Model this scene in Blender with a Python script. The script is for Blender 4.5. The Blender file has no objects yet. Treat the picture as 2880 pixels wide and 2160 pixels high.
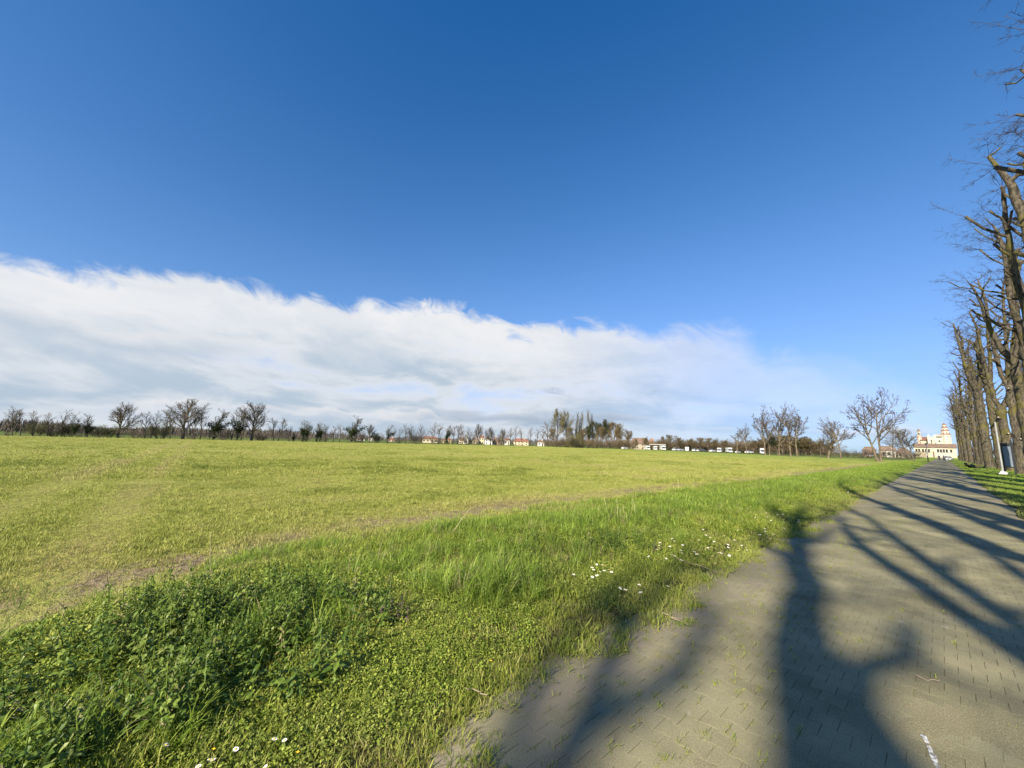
import bpy, math, random
import numpy as np
from mathutils import Vector, Matrix
R = math.radians
SC = bpy.context.scene
COL = SC.collection

# ------------------------------------------------------------------ camera
# world frame: the paved path runs along +Y, camera stands above (0,0)
EYE = 1.6
F_PX, CX, CY = 1081.7, 1440.0, 1080.0          # focal length in pixels of the 2880x2160 frame
PITCH, ROLL, AZ = R(8.713), R(1.664), R(47.999)
def _axes():
    fw = np.array([0, math.cos(PITCH), math.sin(PITCH)])
    u0 = np.array([0, -math.sin(PITCH), math.cos(PITCH)])
    r0 = np.array([1.0, 0, 0])
    rt = math.cos(ROLL) * r0 + math.sin(ROLL) * u0
    up = math.cos(ROLL) * u0 - math.sin(ROLL) * r0
    M = np.array([[math.cos(AZ), -math.sin(AZ), 0], [math.sin(AZ), math.cos(AZ), 0], [0, 0, 1]])
    return M @ rt, M @ up, M @ fw
RT, UP, FW = _axes()
cam_d = bpy.data.cameras.new('camera')
cam_d.sensor_width = 36.0
cam_d.lens = F_PX / 2880 * 36
cam_d.clip_start = 0.05
cam_d.clip_end = 9000
cam = bpy.data.objects.new('camera', cam_d)
COL.objects.link(cam)
cam.matrix_world = Matrix(((RT[0], UP[0], -FW[0], 0), (RT[1], UP[1], -FW[1], 0), (RT[2], UP[2], -FW[2], EYE), (0, 0, 0, 1)))
SC.camera = cam
def ray(x, y): return (x - CX) / F_PX * RT - (y - CY) / F_PX * UP + FW
def gp(x, y, z=0.0):
    v = ray(x, y); t = (z - EYE) / v[2]
    return np.array([v[0] * t, v[1] * t, z])
def at(x, y, D):
    v = ray(x, y); t = D / math.hypot(v[0], v[1])
    return v * t + np.array([0, 0, EYE])
def proj(p):
    q = np.asarray(p, float) - np.array([0, 0, EYE])
    d = q @ FW
    return CX + F_PX * (q @ RT) / d, CY - F_PX * (q @ UP) / d, d

# ------------------------------------------------------------------ light
SUN_EL, SHADOW_AZ = R(32.0), R(13.8)             # shadows run 13.8 deg to the left of the path
SH = np.array([-math.sin(SHADOW_AZ), math.cos(SHADOW_AZ)])
SKY_STRENGTH = 0.10
sun_d = bpy.data.lights.new('sun', 'SUN')
sun_d.energy = 5.0
sun_d.angle = R(0.53)
sun_d.color = (1.0, 0.925, 0.76)
sun = bpy.data.objects.new('sun', sun_d)
COL.objects.link(sun)
sun.rotation_euler = Vector((SH[0] * math.cos(SUN_EL), SH[1] * math.cos(SUN_EL), -math.sin(SUN_EL))).to_track_quat('-Z', 'Y').to_euler()
sun.location = (20, -40, 40)
SC.view_settings.view_transform = 'Standard'
SC.view_settings.look = 'None'
SC.view_settings.gamma = 1.0
SC.view_settings.exposure = 0.95
SC.view_settings.use_curve_mapping = False
SC.cycles.use_denoising = True
SC.cycles.max_bounces = 6
SC.cycles.diffuse_bounces = 3
SC.cycles.glossy_bounces = 2
SC.cycles.transmission_bounces = 3
SC.cycles.transparent_max_bounces = 6

class NT:
    """small helper to write node trees"""
    def __init__(s, nt): s.nt = nt; s.L = nt.links
    def n(s, typ, **kw):
        nd = s.nt.nodes.new(typ)
        for k, v in kw.items():
            if k.startswith('i_'):
                key = k[2:]
                key = int(key) if key.isdigit() else key.replace('_', ' ')
                s.set(nd, key, v)
            else: setattr(nd, k, v)
        return nd
    def set(s, nd, key, v):
        if isinstance(v, bpy.types.NodeSocket): s.L.new(v, nd.inputs[key])
        else: nd.inputs[key].default_value = v
    def math(s, op, a, b=0.0, c=0.0, clamp=False):
        nd = s.nt.nodes.new('ShaderNodeMath'); nd.operation = op; nd.use_clamp = clamp
        for i, v in enumerate((a, b, c)): s.set(nd, i, v)
        return nd.outputs[0]
    def mix(s, fac, a, b, blend='MIX'):
        nd = s.nt.nodes.new('ShaderNodeMix'); nd.data_type = 'RGBA'; nd.blend_type = blend
        s.set(nd, 0, fac); s.set(nd, 6, a); s.set(nd, 7, b)
        return nd.outputs[2]
    def ramp(s, fac, lo, hi, smooth=True):
        nd = s.nt.nodes.new('ShaderNodeMapRange'); nd.interpolation_type = 'SMOOTHSTEP' if smooth else 'LINEAR'
        s.set(nd, 0, fac); s.set(nd, 1, lo); s.set(nd, 2, hi)
        return nd.outputs[0]
    def noise(s, vec, scale, detail=3.0, rough=0.5, dist=0.0):
        nd = s.nt.nodes.new('ShaderNodeTexNoise')
        if vec is not None: s.L.new(vec, nd.inputs['Vector'])
        nd.inputs['Scale'].default_value = scale; nd.inputs['Detail'].default_value = detail
        nd.inputs['Roughness'].default_value = rough; nd.inputs['Distortion'].default_value = dist
        return nd.outputs['Fac']
    def comb(s, x, y, z):
        nd = s.nt.nodes.new('ShaderNodeCombineXYZ')
        for i, v in enumerate((x, y, z)): s.set(nd, i, v)
        return nd.outputs[0]
def C(r, g, b): return (r, g, b, 1.0)

def build_world():
    w = bpy.data.worlds.new('World'); SC.world = w; w.use_nodes = True
    w.node_tree.nodes.clear()
    w.cycles.sampling_method = 'MANUAL'; w.cycles.sample_map_resolution = 512
    t = NT(w.node_tree)
    sky = t.n('ShaderNodeTexSky', sky_type='NISHITA', sun_disc=False)
    sky.sun_elevation = SUN_EL; sky.sun_rotation = math.pi - SHADOW_AZ
    sky.altitude = 100; sky.air_density = 1.0; sky.dust_density = 0.15; sky.ozone_density = 2.6
    hs = t.n('ShaderNodeHueSaturation', i_Saturation=1.22, i_Value=1.0, i_Color=sky.outputs[0])
    # film-like shoulder: the bright haze near the horizon rolls off instead of clipping
    sp = t.n('ShaderNodeSeparateColor', i_Color=hs.outputs[0]); cb = t.n('ShaderNodeCombineColor')
    for i, (gain, a, off, g2) in enumerate(((1.05, 2.5, 0.038, 1.80), (1.22, 1.22, 0.075, 1.48), (1.30, 0.45, 0.11, 1.24))):
        x = t.math('MULTIPLY', sp.outputs[i], gain)
        y = t.math('DIVIDE', x, t.math('MULTIPLY_ADD', x, a * 0.193, 1.0))
        t.set(cb, i, t.math('MAXIMUM', t.math('MULTIPLY', t.math('SUBTRACT', y, off / 0.193), g2), 0.01))
    blue = cb.outputs[0]
    tc = t.n('ShaderNodeTexCoord')
    sep = t.n('ShaderNodeSeparateXYZ'); t.L.new(tc.outputs['Generated'], sep.inputs[0])
    X, Y, Z = sep.outputs
    az = t.math('MULTIPLY', t.math('ARCTAN2', X, Y), 180 / math.pi)          # degrees, 0 = along the path
    el = t.math('MULTIPLY', t.math('ARCSINE', Z), 180 / math.pi)
    # top edge of the cloud bank as a function of direction
    fc = t.n('ShaderNodeFloatCurve')
    pts = [(-180, 6), (-150, 10), (-125, 13), (-112, 14), (-102.8, 15.1), (-98.7, 16.2), (-92.2, 17.4), (-83.3, 19.0), (-75.9, 19.0), (-67.5, 20.0),
           (-60, 20.4), (-54.3, 18.8), (-44.9, 18.2), (-34.3, 17.8), (-24.5, 17.4), (-18.5, 17.6), (-14.5, 13.8), (-7.3, 12.0), (-2, 9.0), (6, 4), (30, 3), (80, 3), (140, 4), (180, 6)]
    cv = fc.mapping.curves[0]
    for i, (a, e) in enumerate(pts):
        x, y = (a + 180) / 360, e / 30
        if i == 0: cv.points[0].location = (x, y)
        elif i == len(pts) - 1: cv.points[-1].location = (x, y)
        else: cv.points.new(x, y)
    fc.mapping.update()
    t.set(fc, 'Value', t.math('MULTIPLY_ADD', az, 1 / 360, 0.5))
    top = t.math('MULTIPLY', fc.outputs[0], 30)
    K = 1.0 / SKY_STRENGTH
    def vec(ax, ex, skew, seed): return t.comb(t.math('MULTIPLY', t.math('MULTIPLY_ADD', el, skew, az), ax), t.math('MULTIPLY', el, ex), seed)
    def sub(a, b): return t.math('SUBTRACT', a, b)
    def mul(a, b): return t.math('MULTIPLY', a, b)
    # the feathered edge: broad billows, then shreds that lean to the left as they rise
    n1 = t.noise(vec(0.085, 0.12, 0.3, 0.0), 1.0, 3, 0.5, 0.3)
    n2 = t.noise(vec(0.22, 0.34, 0.7, 3.7), 1.0, 7, 0.60, 0.7)
    edge = t.math('MULTIPLY_ADD', sub(n1, 0.5), 6.0, mul(sub(n2, 0.5), 6.5))
    h = sub(t.math('ADD', top, edge), el)                                  # degrees below the cloud's top
    thin = t.ramp(az, -48, 2)
    bank = t.ramp(h, -0.3, t.math('MULTIPLY_ADD', thin, 4.0, 2.0))
    veil = sub(1.0, mul(thin, 0.74))
    # inner structure: soft billows
    n3 = t.noise(vec(0.040, 0.13, 0.3, 1.3), 1.0, 5, 0.56, 0.6)
    n3b = t.noise(vec(0.11, 0.30, 0.3, 5.3), 1.0, 4, 0.58, 0.5)
    nn = t.math('MULTIPLY_ADD', n3, 0.65, mul(n3b, 0.35))
    low = t.ramp(h, 2.5, 12.0)
    gaps = mul(low, t.ramp(nn, 0.50, 0.64))
    cover = mul(bank, mul(veil, sub(1.0, mul(gaps, 0.50))))
    dark = t.math('ADD', mul(t.ramp(nn, 0.58, 0.40), t.math('MULTIPLY_ADD', low, 0.48, 0.22)), mul(low, 0.20), clamp=True)
    white = C(0.445 * K, 0.450 * K, 0.462 * K)
    shade = C(0.225 * K, 0.285 * K, 0.352 * K)
    out = t.mix(cover, blue, t.mix(dark, white, shade))
    def layer(out, base, amp, thick, ax, ex, seed, az0, az1, az2, az3, op, ctop, cbot, thr=0.0):
        """a line of cloud with a crisp crown and a soft, darker foot"""
        nz = t.noise(vec(ax, ex, 0.2, seed), 1.0, 5, 0.58, 0.35)
        msk = t.noise(vec(ax * 0.45, ex * 0.3, 0.0, seed + 9), 1.0, 1, 0.5)
        crown = t.math('MULTIPLY_ADD', sub(nz, 0.5), amp, base)
        d = sub(crown, el)
        m = mul(t.ramp(d, -0.12, 0.45), sub(1.0, t.ramp(d, thick * 0.45, thick)))
        m = mul(m, mul(t.ramp(az, az0, az1), sub(1.0, t.ramp(az, az2, az3))))
        m = mul(m, t.ramp(msk, thr, thr + 0.14))
        return t.mix(mul(m, op), out, t.mix(t.ramp(d, 0.1, thick * 0.6), C(*[v * K for v in ctop]), C(*[v * K for v in cbot])))
    W1, W2 = (0.45, 0.445, 0.45), (0.29, 0.33, 0.39)
    G1, G2 = (0.27, 0.305, 0.365), (0.19, 0.235, 0.30)
    out = layer(out, 11.2, 5.0, 3.4, 0.10, 0.16, 31.0, -175, -150, -90, -80, 0.80, (0.40, 0.41, 0.43), (0.27, 0.315, 0.37), 0.30)
    out = layer(out, 4.0, 5.0, 2.8, 0.16, 0.30, 52.0, -175, -150, -62, -50, 0.80, W1, W2, 0.40)
    out = layer(out, 4.6, 3.5, 2.0, 0.10, 0.45, 63.0, -66, -60, -34, -26, 0.75, G1, G2, 0.36)
    out = layer(out, 3.0, 3.0, 1.5, 0.14, 0.50, 71.0, -40, -32, 10, 40, 0.75, W1, W2, 0.44)
    out = layer(out, 8.2, 3.0, 1.0, 0.30, 0.70, 83.0, -82, -76, -30, -24, 0.70, G1, (0.19, 0.235, 0.31), 0.60)
    bg = t.n('ShaderNodeBackground'); bg.inputs[1].default_value = SKY_STRENGTH
    t.L.new(out, bg.inputs[0])
    o = t.n('ShaderNodeOutputWorld'); t.L.new(bg.outputs[0], o.inputs[0])
build_world()

# ------------------------------------------------------------------ materials
MATS = {}
def newmat(name):
    m = bpy.data.materials.new(name); m.use_nodes = True; m.node_tree.nodes.clear()
    MATS[name] = m
    return m, NT(m.node_tree)
def finish(t, color, rough=0.8, bump=None, bstr=0.3, bdist=0.02, spec=0.3, transl=None, metal=0.0):
    p = t.n('ShaderNodeBsdfPrincipled')
    t.set(p, 'Base Color', color); t.set(p, 'Roughness', rough); t.set(p, 'Specular IOR Level', spec); t.set(p, 'Metallic', metal)
    if bump is not None:
        b = t.n('ShaderNodeBump', i_Strength=bstr, i_Distance=bdist, i_Height=bump)
        t.L.new(b.outputs[0], p.inputs['Normal'])
    s = p.outputs[0]
    if transl is not None:
        tr = t.n('ShaderNodeBsdfTranslucent'); t.set(tr, 0, color)
        mx = t.n('ShaderNodeMixShader'); mx.inputs[0].default_value = transl
        t.L.new(s, mx.inputs[1]); t.L.new(tr.outputs[0], mx.inputs[2]); s = mx.outputs[0]
    o = t.n('ShaderNodeOutputMaterial'); t.L.new(s, o.inputs[0])
def pos(t): return t.n('ShaderNodeNewGeometry').outputs['Position']
def objc(t): return t.n('ShaderNodeTexCoord').outputs['Object']

def mat_plain(name, col, rough=0.7, var=0.12, scale=2.0, bstr=0.0, spec=0.3, metal=0.0):
    m, t = newmat(name)
    n = t.noise(objc(t), scale, 4, 0.6)
    c = t.mix(n, C(*[v * (1 - var) for v in col]), C(*[min(1, v * (1 + var)) for v in col]))
    finish(t, c, rough, n if bstr else None, bstr, 0.02, spec, None, metal)
    return m
def mat_leaf(name, cols, transl=0.3, rough=0.55, tint_cols=None, dark=None):
    """foliage: random per piece between two colours, an instance's own tint towards a dry colour"""
    m, t = newmat(name)
    oi = t.n('ShaderNodeObjectInfo')
    rnd = t.math('FRACT', t.math('ADD', oi.outputs['Random'], t.math('MULTIPLY', t.n('ShaderNodeNewGeometry').outputs['Random Per Island'], 0.73)))
    c = t.mix(rnd, C(*cols[0]), C(*cols[1]))
    if tint_cols:
        a = t.n('ShaderNodeAttribute', attribute_type='INSTANCER', attribute_name='tint')
        f = a.outputs['Fac']
        c = t.mix(t.ramp(f, 0.4, 1.0, False), c, t.mix(rnd, C(*tint_cols[0]), C(*tint_cols[1])))
        dk = dark or tuple(v * 0.8 for v in cols[0])
        c = t.mix(t.math('MULTIPLY', t.ramp(f, 0.4, 0.0, False), 0.8), c, C(*dk))
    finish(t, c, rough, None, spec=0.25, transl=transl)
    return m
def mat_bark(name, a, b, moss=None, scale=3.0):
    m, t = newmat(name)
    p = objc(t)
    sc = t.n('ShaderNodeVectorMath', operation='MULTIPLY'); t.L.new(p, sc.inputs[0]); sc.inputs[1].default_value = (1, 1, 0.35)
    n = t.noise(sc.outputs[0], scale * 2.2, 7, 0.68)
    c = t.mix(t.ramp(n, 0.33, 0.66), C(*a), C(*b))
    if moss:
        k = t.noise(p, 0.55, 4, 0.6)
        c = t.mix(t.math('MULTIPLY', t.ramp(k, 0.48, 0.66), 0.75), c, C(*moss))
    finish(t, c, 0.9, n, 0.9, 0.06, 0.1)
    return m

mat_bark('lime_bark', (0.026, 0.021, 0.016), (0.135, 0.112, 0.080), (0.12, 0.105, 0.02), 3.4)
mat_plain('cut_wood', (0.40, 0.34, 0.26), 0.9, 0.25, 9)
mat_plain('lime_twig', (0.055, 0.045, 0.04), 0.85, 0.2, 3)
mat_bark('bark_far', (0.06, 0.048, 0.036), (0.15, 0.12, 0.09), None, 2)
mat_bark('bark_pale', (0.085, 0.065, 0.045), (0.20, 0.16, 0.11), None, 2)
mat_plain('twig_far', (0.095, 0.078, 0.06), 0.9, 0.2, 2)
mat_plain('twig_brown', (0.19, 0.135, 0.08), 0.9, 0.25, 1)
mat_plain('twig_olive', (0.16, 0.135, 0.07), 0.9, 0.25, 1)
mat_plain('bud', (0.05, 0.033, 0.032), 0.9, 0.2, 3)
mat_leaf('ivy', ((0.016, 0.026, 0.009), (0.045, 0.062, 0.018)), 0.1)
mat_leaf('leaf_spring', ((0.085, 0.10, 0.022), (0.15, 0.16, 0.04)), 0.3)
mat_leaf('leaf_willow', ((0.14, 0.125, 0.06), (0.22, 0.19, 0.10)), 0.3)
mat_leaf('leaf_evergreen', ((0.028, 0.036, 0.014), (0.06, 0.062, 0.025)), 0.15)
mat_leaf('leaf_brown', ((0.10, 0.078, 0.036), (0.18, 0.14, 0.06)), 0.2)
DRY = ((0.30, 0.26, 0.10), (0.42, 0.35, 0.17))
mat_leaf('grass_short', ((0.13, 0.205, 0.015), (0.47, 0.50, 0.08)), 0.38, 0.5, DRY)
mat_leaf('grass_long', ((0.11, 0.21, 0.016), (0.36, 0.45, 0.065)), 0.38, 0.4, DRY)
mat_leaf('clover', ((0.085, 0.15, 0.012), (0.40, 0.46, 0.07)), 0.3, 0.55, DRY)
mat_leaf('nettle', ((0.07, 0.125, 0.016), (0.22, 0.29, 0.05)), 0.25, 0.45, DRY)
mat_leaf('crop', ((0.285, 0.31, 0.05), (0.46, 0.465, 0.12)), 0.35, 0.5, ((0.46, 0.40, 0.17), (0.36, 0.28, 0.13)), (0.13, 0.165, 0.022))
mat_plain('straw', (0.46, 0.38, 0.21), 0.8, 0.25, 8)
mat_plain('dead_nettle', (0.16, 0.10, 0.10), 0.8, 0.3, 8)
mat_plain('petal', (0.80, 0.80, 0.78), 0.6, 0.03, 5)
mat_plain('daisy_yellow', (0.75, 0.48, 0.02), 0.6, 0.1, 5)
mat_plain('stem_green', (0.10, 0.18, 0.03), 0.6, 0.1, 5)

def ground_mats():
    # field: a short yellow-green sward over brown soil
    m, t = newmat('field_sward'); p = pos(t)
    big = t.noise(p, 0.05, 4, 0.55)
    sx = t.n('ShaderNodeVectorMath', operation='MULTIPLY'); t.L.new(p, sx.inputs[0]); sx.inputs[1].default_value = (1.0, 0.28, 1)
    mid = t.noise(sx.outputs[0], 0.55, 5, 0.6, 0.4)
    fine = t.noise(p, 9.0, 5, 0.7)
    g = t.mix(t.ramp(big, 0.35, 0.65), C(0.30, 0.305, 0.065), C(0.39, 0.372, 0.095))
    g = t.mix(t.math('MULTIPLY', t.ramp(mid, 0.48, 0.72), 0.6), g, C(0.20, 0.21, 0.04))
    g = t.mix(t.math('MULTIPLY', t.ramp(fine, 0.45, 0.75), 0.55), g, C(0.19, 0.18, 0.05))
    sep = t.n('ShaderNodeSeparateXYZ'); t.L.new(p, sep.inputs[0])
    wob = t.math('MULTIPLY', t.math('SUBTRACT', t.noise(p, 0.35, 3), 0.5), 1.5)
    cur = t.math('MULTIPLY', t.math('EXPONENT', t.math('DIVIDE', t.math('ADD', t.math('MAXIMUM', sep.outputs[1], -1.0), 0.9), -2.2)), 2.0)
    xx = t.math('SUBTRACT', t.math('ADD', sep.outputs[0], wob), cur)
    strip = t.math('MULTIPLY', t.ramp(xx, -9.3, -8.2), t.ramp(t.math('MULTIPLY', xx, -1), 6.4, 7.2))
    soil = t.mix(t.ramp(fine, 0.3, 0.7), C(0.15, 0.10, 0.06), C(0.38, 0.285, 0.18))
    patch = t.ramp(t.noise(p, 0.9, 5, 0.65), 0.34, 0.56)
    g = t.mix(t.math('MULTIPLY', strip, patch), g, soil)
    finish(t, g, 0.95, t.math('ADD', t.math('MULTIPLY', mid, 1.3), fine), 0.9, 0.12, 0.1)
    # verge soil under the grass
    m, t = newmat('verge_soil'); p = pos(t)
    n = t.noise(p, 2.2, 5, 0.6); f = t.noise(p, 26, 4, 0.7)
    g = t.mix(t.ramp(n, 0.4, 0.62), C(0.05, 0.048, 0.017), C(0.075, 0.075, 0.02))
    g = t.mix(t.math('MULTIPLY', t.ramp(f, 0.45, 0.7), 0.7), g, C(0.06, 0.046, 0.026))
    # farther off, where single blades can no longer be seen, the sward itself
    sep = t.n('ShaderNodeSeparateXYZ'); t.L.new(p, sep.inputs[0])
    far = t.ramp(sep.outputs[1], 14, 55)
    sw = t.mix(t.ramp(t.noise(p, 0.8, 5, 0.6), 0.35, 0.65), C(0.13, 0.20, 0.025), C(0.25, 0.29, 0.045))
    g = t.mix(far, g, sw)
    finish(t, g, 0.95, f, 0.8, 0.03, 0.1)
    # land beyond
    m, t = newmat('far_land'); p = pos(t)
    n = t.noise(p, 0.02, 4, 0.55); f = t.noise(p, 0.6, 5, 0.6)
    g = t.mix(t.ramp(n, 0.4, 0.6), C(0.075, 0.11, 0.022), C(0.14, 0.165, 0.035))
    g = t.mix(t.math('MULTIPLY', t.ramp(f, 0.4, 0.7), 0.5), g, C(0.10, 0.095, 0.03))
    finish(t, g, 0.95, f, 0.6, 0.1, 0.1)
    # headland grass on the far side of the field
    m, t = newmat('headland'); p = pos(t)
    f = t.noise(p, 0.35, 6, 0.65)
    g = t.mix(t.ramp(f, 0.35, 0.65), C(0.16, 0.20, 0.028), C(0.33, 0.35, 0.07))
    finish(t, g, 0.95, f, 0.8, 0.15, 0.1)
    # paving
    for nm, b0, b1 in (('paver', (0.168, 0.146, 0.078), (0.28, 0.246, 0.138)),):
        m, t = newmat(nm); p = pos(t)
        oi = t.n('ShaderNodeNewGeometry').outputs['Random Per Island']
        rn = t.math('FRACT', t.math('ADD', oi, t.n('ShaderNodeObjectInfo').outputs['Random']))
        c = t.mix(rn, C(*[v * 0.78 for v in b0]), C(*[v * 1.08 for v in b0]))
        blot = t.noise(p, 1.3, 5, 0.6)
        c = t.mix(t.ramp(blot, 0.3, 0.7), c, C(*b1))
        grit = t.noise(p, 140, 3, 0.7)
        c = t.mix(t.math('MULTIPLY', t.ramp(grit, 0.46, 0.72), 0.55), c, C(0.42, 0.375, 0.23))
        c = t.mix(t.math('MULTIPLY', t.ramp(grit, 0.52, 0.30), 0.55), c, C(0.09, 0.08, 0.06))
        stain = t.noise(p, 0.7, 6, 0.68)
        c = t.mix(t.math('MULTIPLY', t.ramp(stain, 0.52, 0.70), 0.45), c, C(0.10, 0.09, 0.058))
        spots = t.noise(p, 5.5, 3, 0.5)
        c = t.mix(t.math('MULTIPLY', t.ramp(spots, 0.70, 0.76), 0.35), c, C(0.42, 0.40, 0.36))
        # sand and dirt lying at the left margin
        sep = t.n('ShaderNodeSeparateXYZ'); t.L.new(p, sep.inputs[0])
        mg = t.math('MULTIPLY', t.ramp(t.math('MULTIPLY', sep.outputs[0], -1), 1.1, 1.9), t.ramp(t.noise(p, 3.5, 5, 0.65), 0.38, 0.60))
        c = t.mix(t.math('MULTIPLY', mg, 0.7), c, C(0.23, 0.19, 0.14))
        mr = t.math('MULTIPLY', t.ramp(sep.outputs[0], 0.85, 1.3), t.ramp(t.noise(p, 2.5, 5, 0.65), 0.36, 0.60))
        c = t.mix(t.math('MULTIPLY', mr, 0.7), c, C(0.25, 0.205, 0.15))
        finish(t, c, 0.9, t.math('ADD', grit, t.math('MULTIPLY', blot, 0.6)), 0.55, 0.004, 0.2)
    m, t = newmat('joint_bed'); p = pos(t)
    n = t.noise(p, 5.0, 4, 0.6); f = t.noise(p, 60, 3, 0.6)
    grit = t.noise(p, 140, 3, 0.7)
    c = t.mix(f, C(0.175, 0.148, 0.080), C(0.27, 0.232, 0.132))
    c = t.mix(t.math('MULTIPLY', t.ramp(grit, 0.46, 0.72), 0.6), c, C(0.42, 0.375, 0.23))
    c = t.mix(t.math('MULTIPLY', t.ramp(grit, 0.52, 0.30), 0.6), c, C(0.08, 0.07, 0.05))
    sz = t.n('ShaderNodeSeparateXYZ'); t.L.new(p, sz.inputs[0])
    c = t.mix(t.math('MULTIPLY', t.math('MULTIPLY', t.ramp(n, 0.50, 0.60), t.ramp(sz.outputs[2], -0.0002, -0.0014)), 0.8), c, t.mix(f, C(0.09, 0.10, 0.02), C(0.20, 0.20, 0.05)))
    c = t.mix(t.math('MULTIPLY', t.ramp(sz.outputs[2], -0.0008, -0.003), 0.45), c, C(0.055, 0.048, 0.026))
    finish(t, c, 0.95, f, 0.6, 0.006, 0.1)
    m, t = newmat('road_paint'); p = pos(t)
    n = t.noise(p, 30, 4, 0.65)
    c = t.mix(t.ramp(n, 0.42, 0.58), C(0.20, 0.185, 0.16), C(0.62, 0.60, 0.55))
    finish(t, c, 0.8, n, 0.4, 0.003, 0.2)
ground_mats()

def wall_mat(name, a, b, sc=0.5):
    m, t = newmat(name)
    p = objc(t)
    n = t.noise(p, sc, 6, 0.62); f = t.noise(p, sc * 9, 3, 0.6)
    c = t.mix(t.ramp(n, 0.3, 0.7), C(*a), C(*b))
    finish(t, c, 0.9, f, 0.3, 0.02, 0.2)
def roof_mat(name, a, b):
    m, t = newmat(name)
    p = objc(t)
    w = t.n('ShaderNodeTexWave', wave_type='BANDS', bands_direction='X'); t.L.new(p, w.inputs[0]); w.inputs['Scale'].default_value = 1.6
    n = t.noise(p, 0.8, 6, 0.65)
    c = t.mix(t.ramp(n, 0.3, 0.7), C(*a), C(*b))
    finish(t, c, 0.9, w.outputs['Fac'], 0.6, 0.06, 0.2)
wall_mat('wall_cream', (0.50, 0.41, 0.26), (0.60, 0.52, 0.36))
wall_mat('wall_white', (0.55, 0.51, 0.44), (0.68, 0.65, 0.58))
wall_mat('wall_yellow', (0.48, 0.38, 0.18), (0.57, 0.47, 0.26))
wall_mat('wall_pink', (0.50, 0.33, 0.25), (0.60, 0.44, 0.35))
wall_mat('wall_brick', (0.33, 0.17, 0.12), (0.44, 0.27, 0.20))
wall_mat('wall_stone', (0.30, 0.25, 0.19), (0.42, 0.36, 0.28))
wall_mat('marble', (0.44, 0.38, 0.29), (0.55, 0.50, 0.41))
roof_mat('roof_red', (0.20, 0.088, 0.058), (0.28, 0.135, 0.09))
roof_mat('roof_brown', (0.15, 0.10, 0.075), (0.24, 0.165, 0.12))
mat_plain('glass_dark', (0.035, 0.04, 0.045), 0.15, 0.1, 1, 0, 0.5)
mat_plain('shutter', (0.10, 0.075, 0.05), 0.6, 0.2, 2)
mat_plain('paint_white', (0.62, 0.62, 0.60), 0.35, 0.03, 1, 0, 0.5)
mat_plain('paint_silver', (0.45, 0.46, 0.47), 0.3, 0.03, 1, 0, 0.5)
mat_plain('paint_dark', (0.035, 0.038, 0.045), 0.3, 0.1, 1, 0, 0.5)
mat_plain('rubber', (0.02, 0.02, 0.02), 0.8, 0.1, 3)
mat_plain('metal_dark', (0.022, 0.022, 0.024), 0.5, 0.1, 3, 0, 0.4)
mat_plain('metal_pale', (0.27, 0.27, 0.255), 0.5, 0.1, 2, 0, 0.4)
mat_plain('board_face', (0.16, 0.19, 0.23), 0.45, 0.3, 3)
mat_plain('skin', (0.50, 0.31, 0.22), 0.6, 0.05, 4)
mat_plain('hair', (0.04, 0.028, 0.02), 0.7, 0.1, 8)
mat_plain('cloth_black', (0.02, 0.02, 0.024), 0.85, 0.1, 6)
mat_plain('cloth_grey', (0.23, 0.23, 0.24), 0.85, 0.1, 6)
mat_plain('fur_white', (0.72, 0.69, 0.63), 0.9, 0.06, 12)
mat_plain('stone_pale', (0.55, 0.53, 0.48), 0.85, 0.12, 3)
mat_plain('twig_dead', (0.30, 0.235, 0.16), 0.85, 0.25, 9)

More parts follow.
